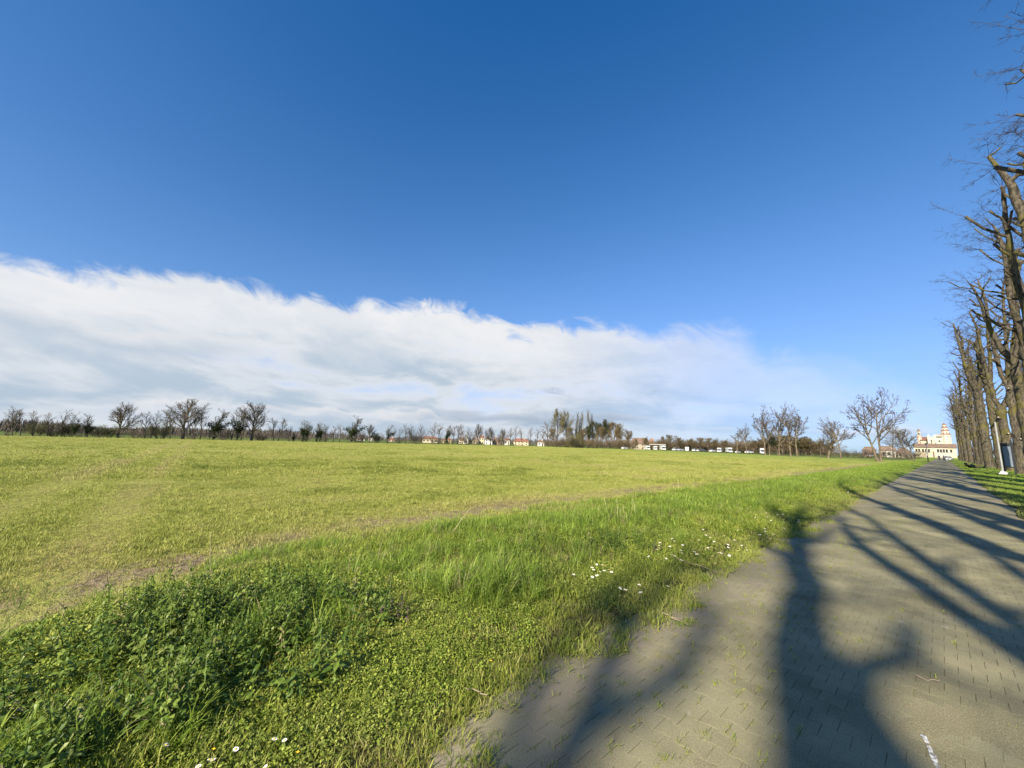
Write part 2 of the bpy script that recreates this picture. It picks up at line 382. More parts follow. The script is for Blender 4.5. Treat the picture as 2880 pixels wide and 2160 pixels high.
# ------------------------------------------------------------------ mesh helpers
class MB:
    def __init__(s): s.v = []; s.f = []; s.m = []
    def add(s, vs, fs, mi=0):
        b = len(s.v); s.v.extend(vs)
        for f in fs: s.f.append(tuple(i + b for i in f)); s.m.append(mi)
    def box(s, x0, x1, y0, y1, z0, z1, mi=0):
        s.add([(x0, y0, z0), (x1, y0, z0), (x1, y1, z0), (x0, y1, z0), (x0, y0, z1), (x1, y0, z1), (x1, y1, z1), (x0, y1, z1)],
              [(0, 3, 2, 1), (4, 5, 6, 7), (0, 1, 5, 4), (1, 2, 6, 5), (2, 3, 7, 6), (3, 0, 4, 7)], mi)
    def prism(s, prof, x0, x1, mi=0):
        """profile of (y,z) points extruded along x"""
        n = len(prof)
        vs = [(x0, y, z) for y, z in prof] + [(x1, y, z) for y, z in prof]
        fs = [tuple(range(n - 1, -1, -1)), tuple(range(n, 2 * n))] + [(i, (i + 1) % n, (i + 1) % n + n, i + n) for i in range(n)]
        s.add(vs, fs, mi)
    def tube(s, pts, rad, sides=5, cap=False, mi=0, jit=None):
        pts = np.asarray(pts, float); n = len(pts)
        d = np.gradient(pts, axis=0); d /= (np.linalg.norm(d, axis=1)[:, None] + 1e-9)
        a = np.array([0.31, 0.87, 0.13]) if abs(d[0] @ np.array([0.31, 0.87, 0.13])) < 0.9 else np.array([1.0, 0, 0])
        u = np.cross(d[0], a); u /= np.linalg.norm(u)
        ang = np.arange(sides) * (2 * math.pi / sides)
        ca, sa = np.cos(ang)[:, None], np.sin(ang)[:, None]
        b = len(s.v)
        for i in range(n):
            u = u - d[i] * (u @ d[i]); u /= (np.linalg.norm(u) + 1e-9)
            w = np.cross(d[i], u)
            r = rad[i]
            rr = r * (1 + jit[i][:, None]) if jit is not None else r
            s.v.extend(map(tuple, pts[i] + rr * (ca * u + sa * w)))
        for i in range(n - 1):
            o = b + i * sides
            for k in range(sides):
                k2 = (k + 1) % sides
                s.f.append((o + k, o + k2, o + sides + k2, o + sides + k)); s.m.append(mi)
        if cap:
            s.f.append(tuple(b + (n - 1) * sides + k for k in range(sides))); s.m.append(mi)
    def mesh(s, name, mats, smooth=False):
        me = bpy.data.meshes.new(name)
        me.from_pydata(s.v, [], s.f)
        for m in (mats if isinstance(mats, (list, tuple)) else [mats]): me.materials.append(MATS[m])
        if len(set(s.m)) > 1: me.polygons.foreach_set('material_index', s.m)
        if smooth: me.polygons.foreach_set('use_smooth', [True] * len(me.polygons))
        me.update()
        return me
    def obj(s, name, mats, parent=None, smooth=False):
        return link(name, s.mesh(name, mats, smooth), parent)
def link(name, data, parent=None):
    o = bpy.data.objects.new(name, data); COL.objects.link(o)
    if parent is not None: o.parent = parent
    return o
def tag(o, label=None, cat=None, group=None, kind=None):
    if label: o['label'] = label
    if cat: o['category'] = cat
    if group: o['group'] = group
    if kind: o['kind'] = kind
    return o
def thing(name, label, cat, loc=(0, 0, 0), rz=0.0, group=None, scale=1.0):
    o = link(name, None); o.empty_display_size = 0.3
    o.location = tuple(loc); o.rotation_euler = (0, 0, rz)
    o.scale = (scale,) * 3 if not isinstance(scale, (tuple, list)) else scale
    return tag(o, label, cat, group)
def unit(v): v = np.asarray(v, float); return v / (np.linalg.norm(v) + 1e-9)

# ------------------------------------------------------------------ the ground
def vnoise(x, y, seed=0, s=1.0):
    """cheap smooth value noise, vectorised"""
    x = np.asarray(x, float) * s; y = np.asarray(y, float) * s
    xi, yi = np.floor(x).astype(int), np.floor(y).astype(int)
    fx, fy = x - xi, y - yi
    fx, fy = fx * fx * (3 - 2 * fx), fy * fy * (3 - 2 * fy)
    def h(a, b):
        n = (a * 374761393 + b * 668265263 + seed * 974711) & 0x7fffffff
        n = ((n ^ (n >> 13)) * 1274126177) & 0x7fffffff
        return ((n ^ (n >> 16)) & 0xffff) / 65535.0
    return (h(xi, yi) * (1 - fx) + h(xi + 1, yi) * fx) * (1 - fy) + (h(xi, yi + 1) * (1 - fx) + h(xi + 1, yi + 1) * fx) * fy
PATH_L, PATH_R = -2.0, 1.3
def path_left(y): return PATH_L - 0.05 + 0.30 * np.clip((2.0 - np.asarray(y)) / 0.9, 0, 1) + 0.16 * (vnoise(y, 0 * np.asarray(y), 3, 1.7) - 0.5) + 0.10 * (vnoise(y, 0 * np.asarray(y), 4, 6.0) - 0.5)
def path_right(y): return PATH_R + 0.05 + 0.22 * (vnoise(y, 0 * np.asarray(y), 5, 0.9) - 0.5) + 0.10 * (vnoise(y, 0 * np.asarray(y), 6, 4.0) - 0.5)
def field_edge(y):
    return -7.6 + 2.0 * np.exp(-(np.clip(y, -1.0, 60) + 0.9) / 2.2)
def verge_z(x, y):
    x = np.asarray(x, float); y = np.asarray(y, float)
    e = np.clip((path_left(y) - x) / 0.22, 0, 1)
    w = np.clip((PATH_L - x) / 0.8, 0, 1)
    hump = 0.05 * np.exp(-((x + 4.6) / 1.5) ** 2)
    z = -0.014 + 0.020 * e + w * (0.022 + 0.05 * (vnoise(x, y, 8, 0.9) - 0.4) + 0.025 * (vnoise(x, y, 9, 3.0) - 0.5)) + hump
    drop = np.clip((field_edge(y) + 1.3 - x) / 1.5, 0, 1)
    return z - 0.30 * drop
def field_z(x, y):
    return -0.10 + 0.05 * (vnoise(x, y, 11, 0.45) - 0.5) + 0.03 * (vnoise(x, np.asarray(y) * 0.3, 12, 1.6) - 0.5)
def grid(name, xs, ys, zf, mat, xmap=None):
    xs = np.asarray(xs); ys = np.asarray(ys)
    Xg, Yg = np.meshgrid(xs, ys)
    if xmap: Xg, Yg = xmap(Xg, Yg)
    Zg = zf(Xg, Yg)
    n, m = len(ys), len(xs)
    me = bpy.data.meshes.new(name)
    vs = np.stack([Xg, Yg, Zg], -1).reshape(-1, 3)
    idx = np.arange(n * m).reshape(n, m)
    fs = np.stack([idx[:-1, :-1], idx[:-1, 1:], idx[1:, 1:], idx[1:, :-1]], -1).reshape(-1, 4)
    me.from_pydata(vs.tolist(), [], fs.tolist()); me.materials.append(MATS[mat])
    me.polygons.foreach_set('use_smooth', [True] * len(me.polygons)); me.update()
    return tag(link(name, me), kind='structure')
def rng_seq(lo, hi, a, b):
    """spacing grows from a at lo to b at hi"""
    out = [lo]
    while out[-1] < hi:
        t = (out[-1] - lo) / (hi - lo); out.append(out[-1] + a + (b - a) * t)
    out[-1] = hi
    return out
g = grid('ground', np.linspace(-4200, 4200, 29), np.linspace(-4200, 4200, 29), lambda x, y: 0 * x - 0.32, 'far_land')
# field: u runs from the verge to the far treeline, v along the path
def fmap(U, V):
    nx, ny = -5.0 + 0 * V, -60 + 140 * V
    fx, fy = -138 - 42 * V, -60 + 252 * V
    return nx + (fx - nx) * U, ny + (fy - ny) * U
us = [(math.exp(3.6 * k / 150) - 1) / (math.exp(3.6) - 1) for k in range(151)]
grid('field', us, np.linspace(0, 1, 230), field_z, 'field_sward', fmap)
ys = [-30] + list(np.arange(-4, 14, 0.12)) + rng_seq(14, 100, 0.3, 4) + [140, 420]
def vmap(U, Y):
    l = path_left(Y)
    return l + (-8.4 - l) * U, Y
grid('left_verge', np.linspace(0, 1, 48), ys, verge_z, 'verge_soil', vmap)
def rmap(U, Y):
    l = path_right(Y)
    return l + (26 - l) * U ** 1.5, Y
grid('right_verge', np.linspace(0, 1, 40), ys, lambda x, y: 0.012 + 0.06 * (vnoise(x, y, 14, 0.6) - 0.2) * np.clip((x - 1.3) / 1.0, 0, 1), 'verge_soil', rmap)
# grass headland on the far side of the field, a low swell under the trees
def hmap(U, V):
    ax, ay = -8.4 - 172 * V, 80.4 + 112 * V
    return ax + 0.55 * 60 * U, ay + 0.84 * 60 * U
grid('headland_bank', np.linspace(0, 1, 30), np.linspace(0, 1, 80),
     lambda x, y: -0.16 + 0 * x, 'headland', hmap)

# ------------------------------------------------------------------ the path and its blocks
NEAR_END = 26.0
mb = MB()
bxs, bys = np.arange(PATH_L - 0.36, PATH_R + 0.37, 0.045), np.concatenate([[-12, -6], np.arange(-2.4, 9, 0.045), rng_seq(9, NEAR_END, 0.06, 0.4)])
GX, GY = np.meshgrid(bxs, bys)
dirt = vnoise(GX, GY, 81, 1.3) * .5 + vnoise(GX, GY, 82, 4.5) * .35 + vnoise(GX, GY, 83, 14) * .15
side = np.clip((-1.0 - GX) / 0.8, 0, 1) * .06 + np.clip((path_left(GY) + .36 - GX) / .36, 0, 1) * .24 + np.clip((GX - .7) / .6, 0, 1) * .12
GZB = np.clip(-0.0036 + (dirt + side - .46) * 0.017, -0.0048, 0.0040)
nb, mbk = GX.shape
mb.add(list(map(tuple, np.stack([GX, GY, GZB], -1).reshape(-1, 3))), [(j * mbk + i, j * mbk + i + 1, (j + 1) * mbk + i + 1, (j + 1) * mbk + i) for j in range(nb - 1) for i in range(mbk - 1)], 0)
mb.add([(PATH_L - 0.35, NEAR_END, -0.002), (PATH_R + 0.35, NEAR_END, -0.002), (PATH_R + 0.35, 440, -0.002), (PATH_L - 0.35, 440, -0.002)], [(0, 1, 2, 3)], 1)
path = tag(mb.obj('path', ['joint_bed', 'paver']), kind='structure')
BL, BW, BD = 0.140, 0.136, 0.007                  # block length across the path, course width, waist
def block_geo(rs, ox=0, oy=0, oz=0, tx=0.0, ty=0.0):
    g1, g2 = 0.0014, 0.0006                        # half joints
    hx = BL / 2 - g1
    def hy(wide): return BW / 2 + (BD if wide else -BD) - g2
    q, s = BL / 4, 0.010
    o = [(-hx, -hy(1)), (-q - s, -hy(1)), (-q + s, -hy(0)), (q - s, -hy(0)), (q + s, -hy(1)), (hx, -hy(1)),
         (hx, hy(1)), (q + s, hy(1)), (q - s, hy(0)), (-q + s, hy(0)), (-q - s, hy(1)), (-hx, hy(1))]
    n = len(o); ch = 0.0007
    top = [(x * (1 - ch / hx), y * (1 - ch / (BW / 2)), 0.0) for x, y in o]
    mid = [(x, y, -ch) for x, y in o]
    bot = [(x, y, -0.03) for x, y in o]
    vs = [(ox + x, oy + y, oz + z + tx * x + ty * y) for x, y, z in top + mid + bot]
    fs = [tuple(range(n))]
    for r in range(2):
        for k in range(n):
            fs.append((r * n + (k + 1) % n, r * n + k, (r + 1) * n + k, (r + 1) * n + (k + 1) % n))
    return vs, fs
rs = random.Random(4)
cells = []
for j in range(int(-2.2 / BW), int(NEAR_END / BW)):
    y = (j + 0.5) * BW
    off = BL / 2 if j % 2 else 0
    l, r = float(path_left(np.array([y]))[0]), float(path_right(np.array([y]))[0])
    i0 = int((PATH_L - 0.3) / BL)
    for i in range(i0, i0 + int(4.0 / BL)):
        x = i * BL + off
        if l - 0.16 < x < r + 0.16:
            if (x < l + 0.05 or x > r - 0.05) and rs.random() < 0.2: continue
            px, py, d = proj((x, y, 0))
            seen = d > 0.3 and -150 < px < 3030 and py < 2260
            cells.append((math.hypot(x, y) if seen else 999, x, y))
cells.sort()
proto_blocks = []
for k in range(5):
    b = MB(); b.add(*block_geo(rs)); proto_blocks.append(b.mesh('paving_block', 'paver'))
rest = MB()
for k, (d, x, y) in enumerate(cells):
    tx, ty, dz = rs.gauss(0, 0.0032), rs.gauss(0, 0.0032), rs.uniform(-0.0006, 0.0006)
    if k < 300:
        o = link('paving_block', proto_blocks[k % 5], path)
        o.location = (x, y, dz); o.rotation_euler = (ty, -tx, rs.gauss(0, 0.008))
    else:
        vs, fs = block_geo(rs, x, y, dz, tx, ty); rest.add(vs, fs[:13])
tag(rest.obj('paving_field', 'paver', path), kind='stuff')
# worn streak of white paint
a, b = gp(2597, 2068), gp(2652, 2190)
mb = MB(); d = unit(b - a); nrm = np.array([-d[1], d[0], 0]); L = np.linalg.norm(b - a)
rs2 = random.Random(9)
prev = None
for k in range(19):
    c = a + d * L * k / 18 + nrm * rs2.uniform(-0.002, 0.002)
    w = rs2.uniform(0.008, 0.014)
    cur = (tuple(c - nrm * w + np.array([0, 0, 0.0045])), tuple(c + nrm * w + np.array([0, 0, 0.0045])))
    if prev and k not in (5,): mb.add([prev[0], prev[1], cur[1], cur[0]], [(0, 1, 2, 3)])
    prev = cur
mb.obj('painted_line', 'road_paint', path)

# ------------------------------------------------------------------ trees
def grow(seed, spec, H=10.0, lean=(0, 0), base_r=0.16, sweep=0.0):
    """recursive bare tree of height about H. spec: one dict per level. Returns (wood, twigs, tips)"""
    rn = np.random.RandomState(seed)
    wood, twigs, tips, limbs = MB(), MB(), [], []
    def branch(p, d, L, r, lv):
        S = spec[lv]; n = S['seg']
        pts = [p]; dirs = [d]; cur = np.array(d, float)
        for k in range(n):
            cur = cur + rn.normal(0, S['wob'], 3) + np.array([0, 0, S['up']])
            cur = unit(cur); pts.append(pts[-1] + cur * L / n); dirs.append(cur)
        re = r * S['end']
        rad = [r + (re - r) * (k / n) for k in range(n + 1)]
        if lv == 0: rad[0] *= 1.35
        (wood if lv < 2 else twigs).tube(pts, rad, S['sides'])
        if lv == 0 or lv == 1: limbs.append((pts, rad))
        if lv + 1 >= len(spec): tips.append(pts[-1]); return
        N = spec[lv + 1]; cnt = S['kids']
        for k in range(cnt):
            t = S['t0'] + (1 - S['t0']) * (k + rn.uniform(0.1, 0.9)) / cnt
            i = min(int(t * n), n - 1); f = t * n - i
            q = pts[i] * (1 - f) + pts[i + 1] * f
            dd = dirs[i + 1]
            ax = unit(np.cross(dd, rn.normal(0, 1, 3)))
            az = np.cross(dd, ax)
            phi = k * 2.4 + rn.uniform(-0.5, 0.5)
            side = math.cos(phi) * ax + math.sin(phi) * az
            a = R(rn.uniform(*N['ang']))
            cd = unit(dd * math.cos(a) + side * math.sin(a))
            if lv >= 1 and cd[2] < -0.25: cd[2] *= -0.4; cd = unit(cd)
            shape = 1 - S.get('taper', 0.5) * (t - S['t0']) / (1 - S['t0'] + 1e-6)
            cl = L * N['len'] * shape * rn.uniform(0.75, 1.2)
            branch(q, cd, cl, min(rad[i] * 0.8, r * N['rad'] * (0.5 + 0.5 * shape)), lv + 1)
        tips.append(pts[-1])
    d0 = unit((lean[0], lean[1], 1.0))
    branch(np.zeros(3), d0, H * spec[0]['h'], base_r, 0)
    zs = max(v[2] for v in wood.v + twigs.v)
    k = H / zs
    for m in (wood, twigs): m.v = [(x * k, y * k, z * k) for x, y, z in m.v]
    return wood, twigs, [t * k for t in tips], [([p * k for p in ps], [r * k for r in rd]) for ps, rd in limbs]
def lvl(seg, wob, up, sides, end, kids=0, t0=0.3, ang=(30, 50), len_=0.5, rad=0.5, taper=0.5, h=0.6):
    return dict(seg=seg, wob=wob, up=up, sides=sides, end=end, kids=kids, t0=t0, ang=ang, len=len_, rad=rad, taper=taper, h=h)
ROUND = [lvl(7, 0.04, 0.05, 7, 0.30, 17, 0.20, h=0.78, taper=0.50), lvl(6, 0.06, 0.09, 5, 0.25, 9, 0.18, (28, 58), 0.64, 0.46),
         lvl(4, 0.09, 0.05, 3, 0.3, 6, 0.2, (22, 48), 0.46, 0.5), lvl(3, 0.09, 0.03, 3, 0.35, 4, 0.2, (22, 45), 0.50, 0.55), lvl(2, 0.09, 0.02, 3, 0.4, 0, 0, (20, 45), 0.55, 0.65)]
SLIM = [lvl(7, 0.07, 0.03, 5, 0.25, 15, 0.30, h=0.85, taper=0.55), lvl(5, 0.10, 0.07, 4, 0.3, 7, 0.2, (25, 55), 0.42, 0.5),
        lvl(3, 0.12, 0.04, 3, 0.4, 4, 0.2, (25, 55), 0.45, 0.55), lvl(2, 0.10, 0.03, 3, 0.5, 0, 0, (25, 50), 0.55, 0.7)]
BUDDED = [lvl(7, 0.07, 0.03, 7, 0.35, 9, 0.30, h=0.68, taper=0.3), lvl(6, 0.11, 0.05, 5, 0.3, 7, 0.3, (30, 62), 0.72, 0.50),
          lvl(4, 0.14, 0.06, 4, 0.4, 5, 0.25, (30, 60), 0.42, 0.5), lvl(3, 0.14, 0.05, 3, 0.5, 3, 0.2, (30, 60), 0.45, 0.6), lvl(2, 0.1, 0.06, 3, 0.6, 0, 0, (30, 60), 0.5, 0.8)]
POPLAR = [lvl(8, 0.02, 0.05, 5, 0.15, 46, 0.10, h=0.93, taper=0.6), lvl(5, 0.04, 0.16, 3, 0.3, 6, 0.15, (16, 30), 0.26, 0.26),
          lvl(3, 0.06, 0.10, 3, 0.4, 3, 0.1, (15, 30), 0.5, 0.6), lvl(2, 0.06, 0.08, 3, 0.5, 0, 0, (15, 30), 0.6, 0.7)]
BUSH_STEM = [lvl(5, 0.12, 0.05, 4, 0.35, 8, 0.10, h=1.0, taper=0.4), lvl(4, 0.14, 0.05, 3, 0.35, 6, 0.15, (25, 60), 0.6, 0.55),
             lvl(3, 0.14, 0.03, 3, 0.5, 3, 0.1, (25, 60), 0.5, 0.6), lvl(2, 0.1, 0.02, 3, 0.5, 0, 0, (25, 50), 0.6, 0.8)]
def leafcloud(mb, centers, n, spread, size, rn, squash=0.8):
    c = np.asarray(centers); idx = rn.randint(0, len(c), n)
    P = c[idx] + rn.normal(0, spread, (n, 3)) * np.array([1, 1, squash])
    for p in P:
        if p[2] < 0.05: continue
        u = unit(rn.normal(0, 1, 3)); v = unit(np.cross(u, rn.normal(0, 1, 3)))
        s = size * rn.uniform(0.6, 1.4)
        mb.add([tuple(p - u * s), tuple(p + v * s * 0.6), tuple(p + u * s), tuple(p - v * s * 0.6)], [(0, 1, 2, 3)])
PROTO = {}
def proto(key, parts): PROTO.setdefault(key, []).append(parts)
def prep(key, seed, spec, n, base_r, wood_m, twig_m, leaf=None, buds=0, ivy=0, lean=0.0):
    for k in range(n):
        rn = np.random.RandomState(seed + 50 + k)
        ln = (rn.uniform(-lean, lean), rn.uniform(-lean, lean))
        w, tw, tips, limbs = grow(seed + k, spec, 10.0, ln, base_r)
        parts = [('trunk', w.mesh(key + '_trunk', wood_m, True)), ('crown', tw.mesh(key + '_crown', twig_m))]
        if buds:
            b = MB()
            for p in tips:
                if rn.rand() < buds:
                    for q in range(2):
                        o = p + rn.normal(0, 0.05, 3); s = rn.uniform(0.025, 0.055)
                        b.add([tuple(o + np.array(d) * s * np.array([0.7, 0.7, 1.6])) for d in ((1, 0, 0), (0, 1, 0), (-1, 0, 0), (0, -1, 0), (0, 0, 1), (0, 0, -1))],
                              [(0, 1, 4), (1, 2, 4), (2, 3, 4), (3, 0, 4), (1, 0, 5), (2, 1, 5), (3, 2, 5), (0, 3, 5)])
            parts.append(('buds', b.mesh(key + '_buds', 'bud')))
        if leaf:
            m, cnt, spread, size = leaf
            b = MB(); leafcloud(b, tips, cnt, spread, size, rn); parts.append(('foliage', b.mesh(key + '_foliage', m)))
        if ivy:
            b = MB(); cs = []
            for ps, rd in limbs[:1 + int(4 * ivy)]:
                for i in range(len(ps)):
                    z = ps[i][2]
                    if z < 10 * min(0.85, 0.45 + 0.4 * ivy):
                        cs.extend([ps[i]] * (3 if z < 5 else 2))
                        if i: cs.append((ps[i] + ps[i - 1]) / 2)
            leafcloud(b, cs, int(1900 * ivy), 0.42, 0.16, rn); parts.append(('ivy', b.mesh(key + '_ivy', 'ivy')))
        proto(key, parts)
def bushproto(key, seed, n, twig_m, leaf=None, width=1.0):
    for k in range(n):
        rn = np.random.RandomState(seed + k)
        W, T, tips = MB(), MB(), []
        for q in range(13):
            a = rn.uniform(0, 6.28); l = rn.uniform(0.15, 0.9) * width
            w, tw, tp, _ = grow(seed * 7 + k * 31 + q, BUSH_STEM, rn.uniform(6.5, 10), (math.cos(a) * l, math.sin(a) * l), 0.10)
            o = np.array([math.cos(a), math.sin(a), 0]) * rn.uniform(0, 2.2) * width
            for s, d in ((w, W), (tw, T)):
                d.add([(x + o[0], y + o[1], z) for x, y, z in s.v], s.f)
            tips += [p + o for p in tp]
        parts = [('stems', W.mesh(key + '_stems', 'bark_far', True)), ('crown', T.mesh(key + '_crown', twig_m))]
        if leaf:
            m, cnt, spread, size = leaf
            b = MB(); leafcloud(b, tips, cnt, spread, size, rn); parts.append(('foliage', b.mesh(key + '_foliage', m)))
        proto(key, parts)
BIGROUND = [dict(q) for q in ROUND]; BIGROUND[0]['kids'] = 20; BIGROUND[1]['kids'] = 11; BIGROUND[2]['kids'] = 7
prep('round', 11, BIGROUND, 3, 0.22, 'bark_far', 'twig_far')
prep('slim', 21, SLIM, 5, 0.14, 'bark_far', 'twig_far', lean=0.18)
prep('ivied', 31, SLIM, 3, 0.15, 'bark_far', 'twig_far', ivy=0.75, lean=0.12)
prep('ivymass', 41, SLIM, 3, 0.16, 'bark_far', 'twig_far', ivy=1.3, lean=0.1)
prep('budded', 51, BUDDED, 4, 0.20, 'bark_pale', 'twig_far', buds=0.34, lean=0.12)
prep('poplar', 61, POPLAR, 2, 0.15, 'bark_far', 'twig_olive')
prep('willow', 71, ROUND, 2, 0.20, 'bark_pale', 'twig_olive', leaf=('leaf_willow', 3600, 0.16, 0.09))
prep('dense', 81, ROUND, 3, 0.18, 'bark_far', 'twig_brown', leaf=('leaf_brown', 2600, 0.22, 0.12))
prep('evergreen', 91, ROUND, 2, 0.18, 'bark_far', 'twig_olive', leaf=('leaf_evergreen', 4200, 0.25, 0.14))
bushproto('thicket', 101, 3, 'twig_brown', ('leaf_brown', 1500, 0.3, 0.12), 0.9)
bushproto('scrub', 111, 3, 'twig_far', None, 1.0)
bushproto('greenbush', 121, 2, 'twig_olive', ('leaf_spring', 2600, 0.35, 0.14), 1.0)
bushproto('darkbush', 131, 2, 'twig_olive', ('leaf_evergreen', 3800, 0.4, 0.17), 0.9)

tree_rs = random.Random(77)
def plant(key, name, loc, H, label, cat='tree', group=None, var=None, rz=None, wid=1.0):
    ps = PROTO[key]; parts = ps[(var if var is not None else tree_rs.randrange(len(ps))) % len(ps)]
    s = H / 10.0
    t = thing(name, label, cat, loc, rz if rz is not None else tree_rs.uniform(0, 6.28), group, (s * wid, s * wid, s))
    for pn, me in parts: link(pn, me, t)
    return t
def along(px, line):
    """point on a ground polyline in the direction of picture column px"""
    v = ray(px, 1250); d = np.array([v[0], v[1]])
    for (a, b) in zip(line[:-1], line[1:]):
        a, b = np.array(a, float), np.array(b, float); e = b - a
        M = np.array([[d[0], -e[0]], [d[1], -e[1]]]); det = np.linalg.det(M)
        if abs(det) < 1e-9: continue
        s, t = np.linalg.solve(M, a)
        if s > 0 and -0.02 <= t <= 1.02: return d * s
    return d / np.linalg.norm(d) * 160
TREELINE = [(-128, -80), (-141, -40), (-150, 0), (-163, 70), (-177, 150), (-190, 240)]
def height(px, ytop, xy):
    D = math.hypot(*xy); v = ray(px, ytop); return EYE + v[2] * D / math.hypot(v[0], v[1])
GZ = -0.3
def row(entries):
    for e in entries:
        px, ytop, key = e[:3]; off = e[3] if len(e) > 3 else 0.0; kw = e[4] if len(e) > 4 else {}
        xy = along(px, TREELINE); D = math.hypot(*xy); xy = xy * (D + off) / D
        H = height(px, ytop, xy) - GZ
        nm, lab, cat, grp = KIND[key]
        lab = kw.pop('label', lab); nm = kw.pop('name', nm)
        plant(key, nm, (xy[0], xy[1], GZ), H, lab, cat, grp if lab == KIND[key][1] else None, **kw)
KIND = {
 'round': ('bare_tree', 'large bare tree with a wide fan of branches behind the field', 'tree', 'large bare trees of the field boundary'),
 'slim': ('slim_tree', 'slim bare tree with sparse twigs in the far field boundary', 'tree', 'slim bare trees of the field boundary'),
 'ivied': ('ivy_clad_tree', 'bare tree with dark ivy on its trunk in the far field boundary', 'tree', 'ivy-clad trees of the field boundary'),
 'ivymass': ('ivy_covered_tree', 'short tree smothered in dark ivy in the far field boundary', 'tree', 'ivy-smothered trees of the field boundary'),
 'greenbush': ('green_bush', 'rounded bush in fresh green leaf under the boundary trees', 'bush', 'green bushes of the field boundary'),
 'darkbush': ('dark_bush', 'dark evergreen bush at the foot of the boundary trees', 'bush', 'dark bushes of the field boundary'),
 'scrub': ('scrub_bush', 'low tangle of bare grey twigs under the boundary trees', 'bush', 'bare scrub of the field boundary'),
 'poplar': ('poplar', 'tall narrow columnar bare poplar beside the pale leafing tree', 'tree', 'columnar poplars'),
 'willow': ('leafing_tree', 'tall pale tree just coming into leaf beside the poplars', 'tree', 'pale leafing trees'),
 'dense': ('brown_tree', 'dense brown twiggy tree in the thicket beyond the field', 'tree', 'dense brown trees'),
 'evergreen': ('evergreen_tree', 'dark evergreen tree rising from the thicket near the poplars', 'tree', 'dark evergreens of the thicket'),
 'thicket': ('thicket_bush', 'brown twiggy bush of the thicket behind the parked vehicles', 'bush', 'brown thicket bushes'),
 'budded': ('budded_tree', 'bare tree with dark bud clusters and pale trunk at the field corner', 'tree', 'budded trees at the field corner'),
}
row([(8, 1142, 'slim'), (30, 1138, 'slim'), (52, 1146, 'slim'), (86, 1152, 'slim'), (97, 1182, 'greenbush', 3), (129, 1158, 'slim'), (150, 1190, 'scrub', 3),
     (167, 1146, 'slim'), (190, 1153, 'slim'), (178, 1188, 'darkbush', 2), (197, 1172, 'ivymass', -1), (236, 1160, 'slim'), (240, 1172, 'ivymass'), (268, 1196, 'scrub', 4),
     (289, 1188, 'greenbush', 2, dict(wid=1.5)), (328, 1126, 'round', 0, dict(var=0, wid=1.15)), (375, 1202, 'scrub', 6), (405, 1155, 'slim'), (420, 1149, 'slim'),
     (446, 1182, 'greenbush', 2), (458, 1152, 'slim'), (475, 1150, 'slim', 5), (511, 1117, 'round', 0, dict(var=1, wid=1.35)), (545, 1140, 'slim', 2), (560, 1138, 'slim', 4),
     (597, 1144, 'ivied', -1, dict(wid=1.6, label='leaning V-shaped tree thick with ivy between two large bare trees')), (628, 1204, 'scrub', 6), (649, 1148, 'slim'), (664, 1150, 'ivied'), (676, 1158, 'slim', 4),
     (705, 1127, 'round', 0, dict(var=2, wid=1.2)), (735, 1206, 'scrub', 6), (768, 1172, 'slim'), (781, 1172, 'slim'), (811, 1196, 'slim'), (824, 1218, 'ivymass', 2),
     (850, 1178, 'ivied'), (860, 1182, 'ivied', 2), (889, 1187, 'ivied'), (899, 1184, 'ivied', 1), (915, 1190, 'slim'), (936, 1195, 'slim', 2, dict(wid=1.4)), (954, 1190, 'slim'),
     (986, 1165, 'ivied', -2, dict(wid=1.7, label='tall tree wrapped in ivy standing above its neighbours in the boundary')), (1012, 1206, 'scrub', 5),
     (1038, 1190, 'round', 3, dict(wid=0.9)), (1061, 1214, 'darkbush'), (1090, 1190, 'ivied'), (1106, 1200, 'slim', 4), (1122, 1204, 'slim'), (1140, 1187, 'slim', 2), (1152, 1190, 'slim'),
     (1170, 1200, 'scrub', 4), (1188, 1190, 'slim'), (1214, 1184, 'slim', 0, dict(wid=1.4)), (1234, 1190, 'slim'), (1253, 1192, 'ivied'), (1262, 1198, 'slim', 3), (1273, 1195, 'slim'), (1286, 1190, 'slim'), (1297, 1192, 'slim', 2),
     (1310, 1206, 'scrub', 4), (1322, 1198, 'slim'), (1344, 1190, 'round', 4, dict(wid=0.75)), (1361, 1205, 'slim'), (1380, 1198, 'round', 5, dict(wid=0.8)), (1398, 1208, 'scrub', 2), (1412, 1203, 'round', 0, dict(wid=0.7)),
     (1435, 1200, 'slim'), (1451, 1195, 'slim'), (1466, 1200, 'slim'), (1492, 1200, 'slim'), (1511, 1203, 'slim'), (1527, 1203, 'slim', 2), (1540, 1184, 'slim', 3, dict(wid=1.3))])
for k in range(15):                                                    # low bare scrub closing the gaps of the boundary
    px = 20 + k * 100 + tree_rs.uniform(-18, 18)
    row([(px, 1212 + px * 0.0165 + tree_rs.uniform(-8, 6), 'scrub', tree_rs.uniform(3, 14), dict(wid=1.4))])

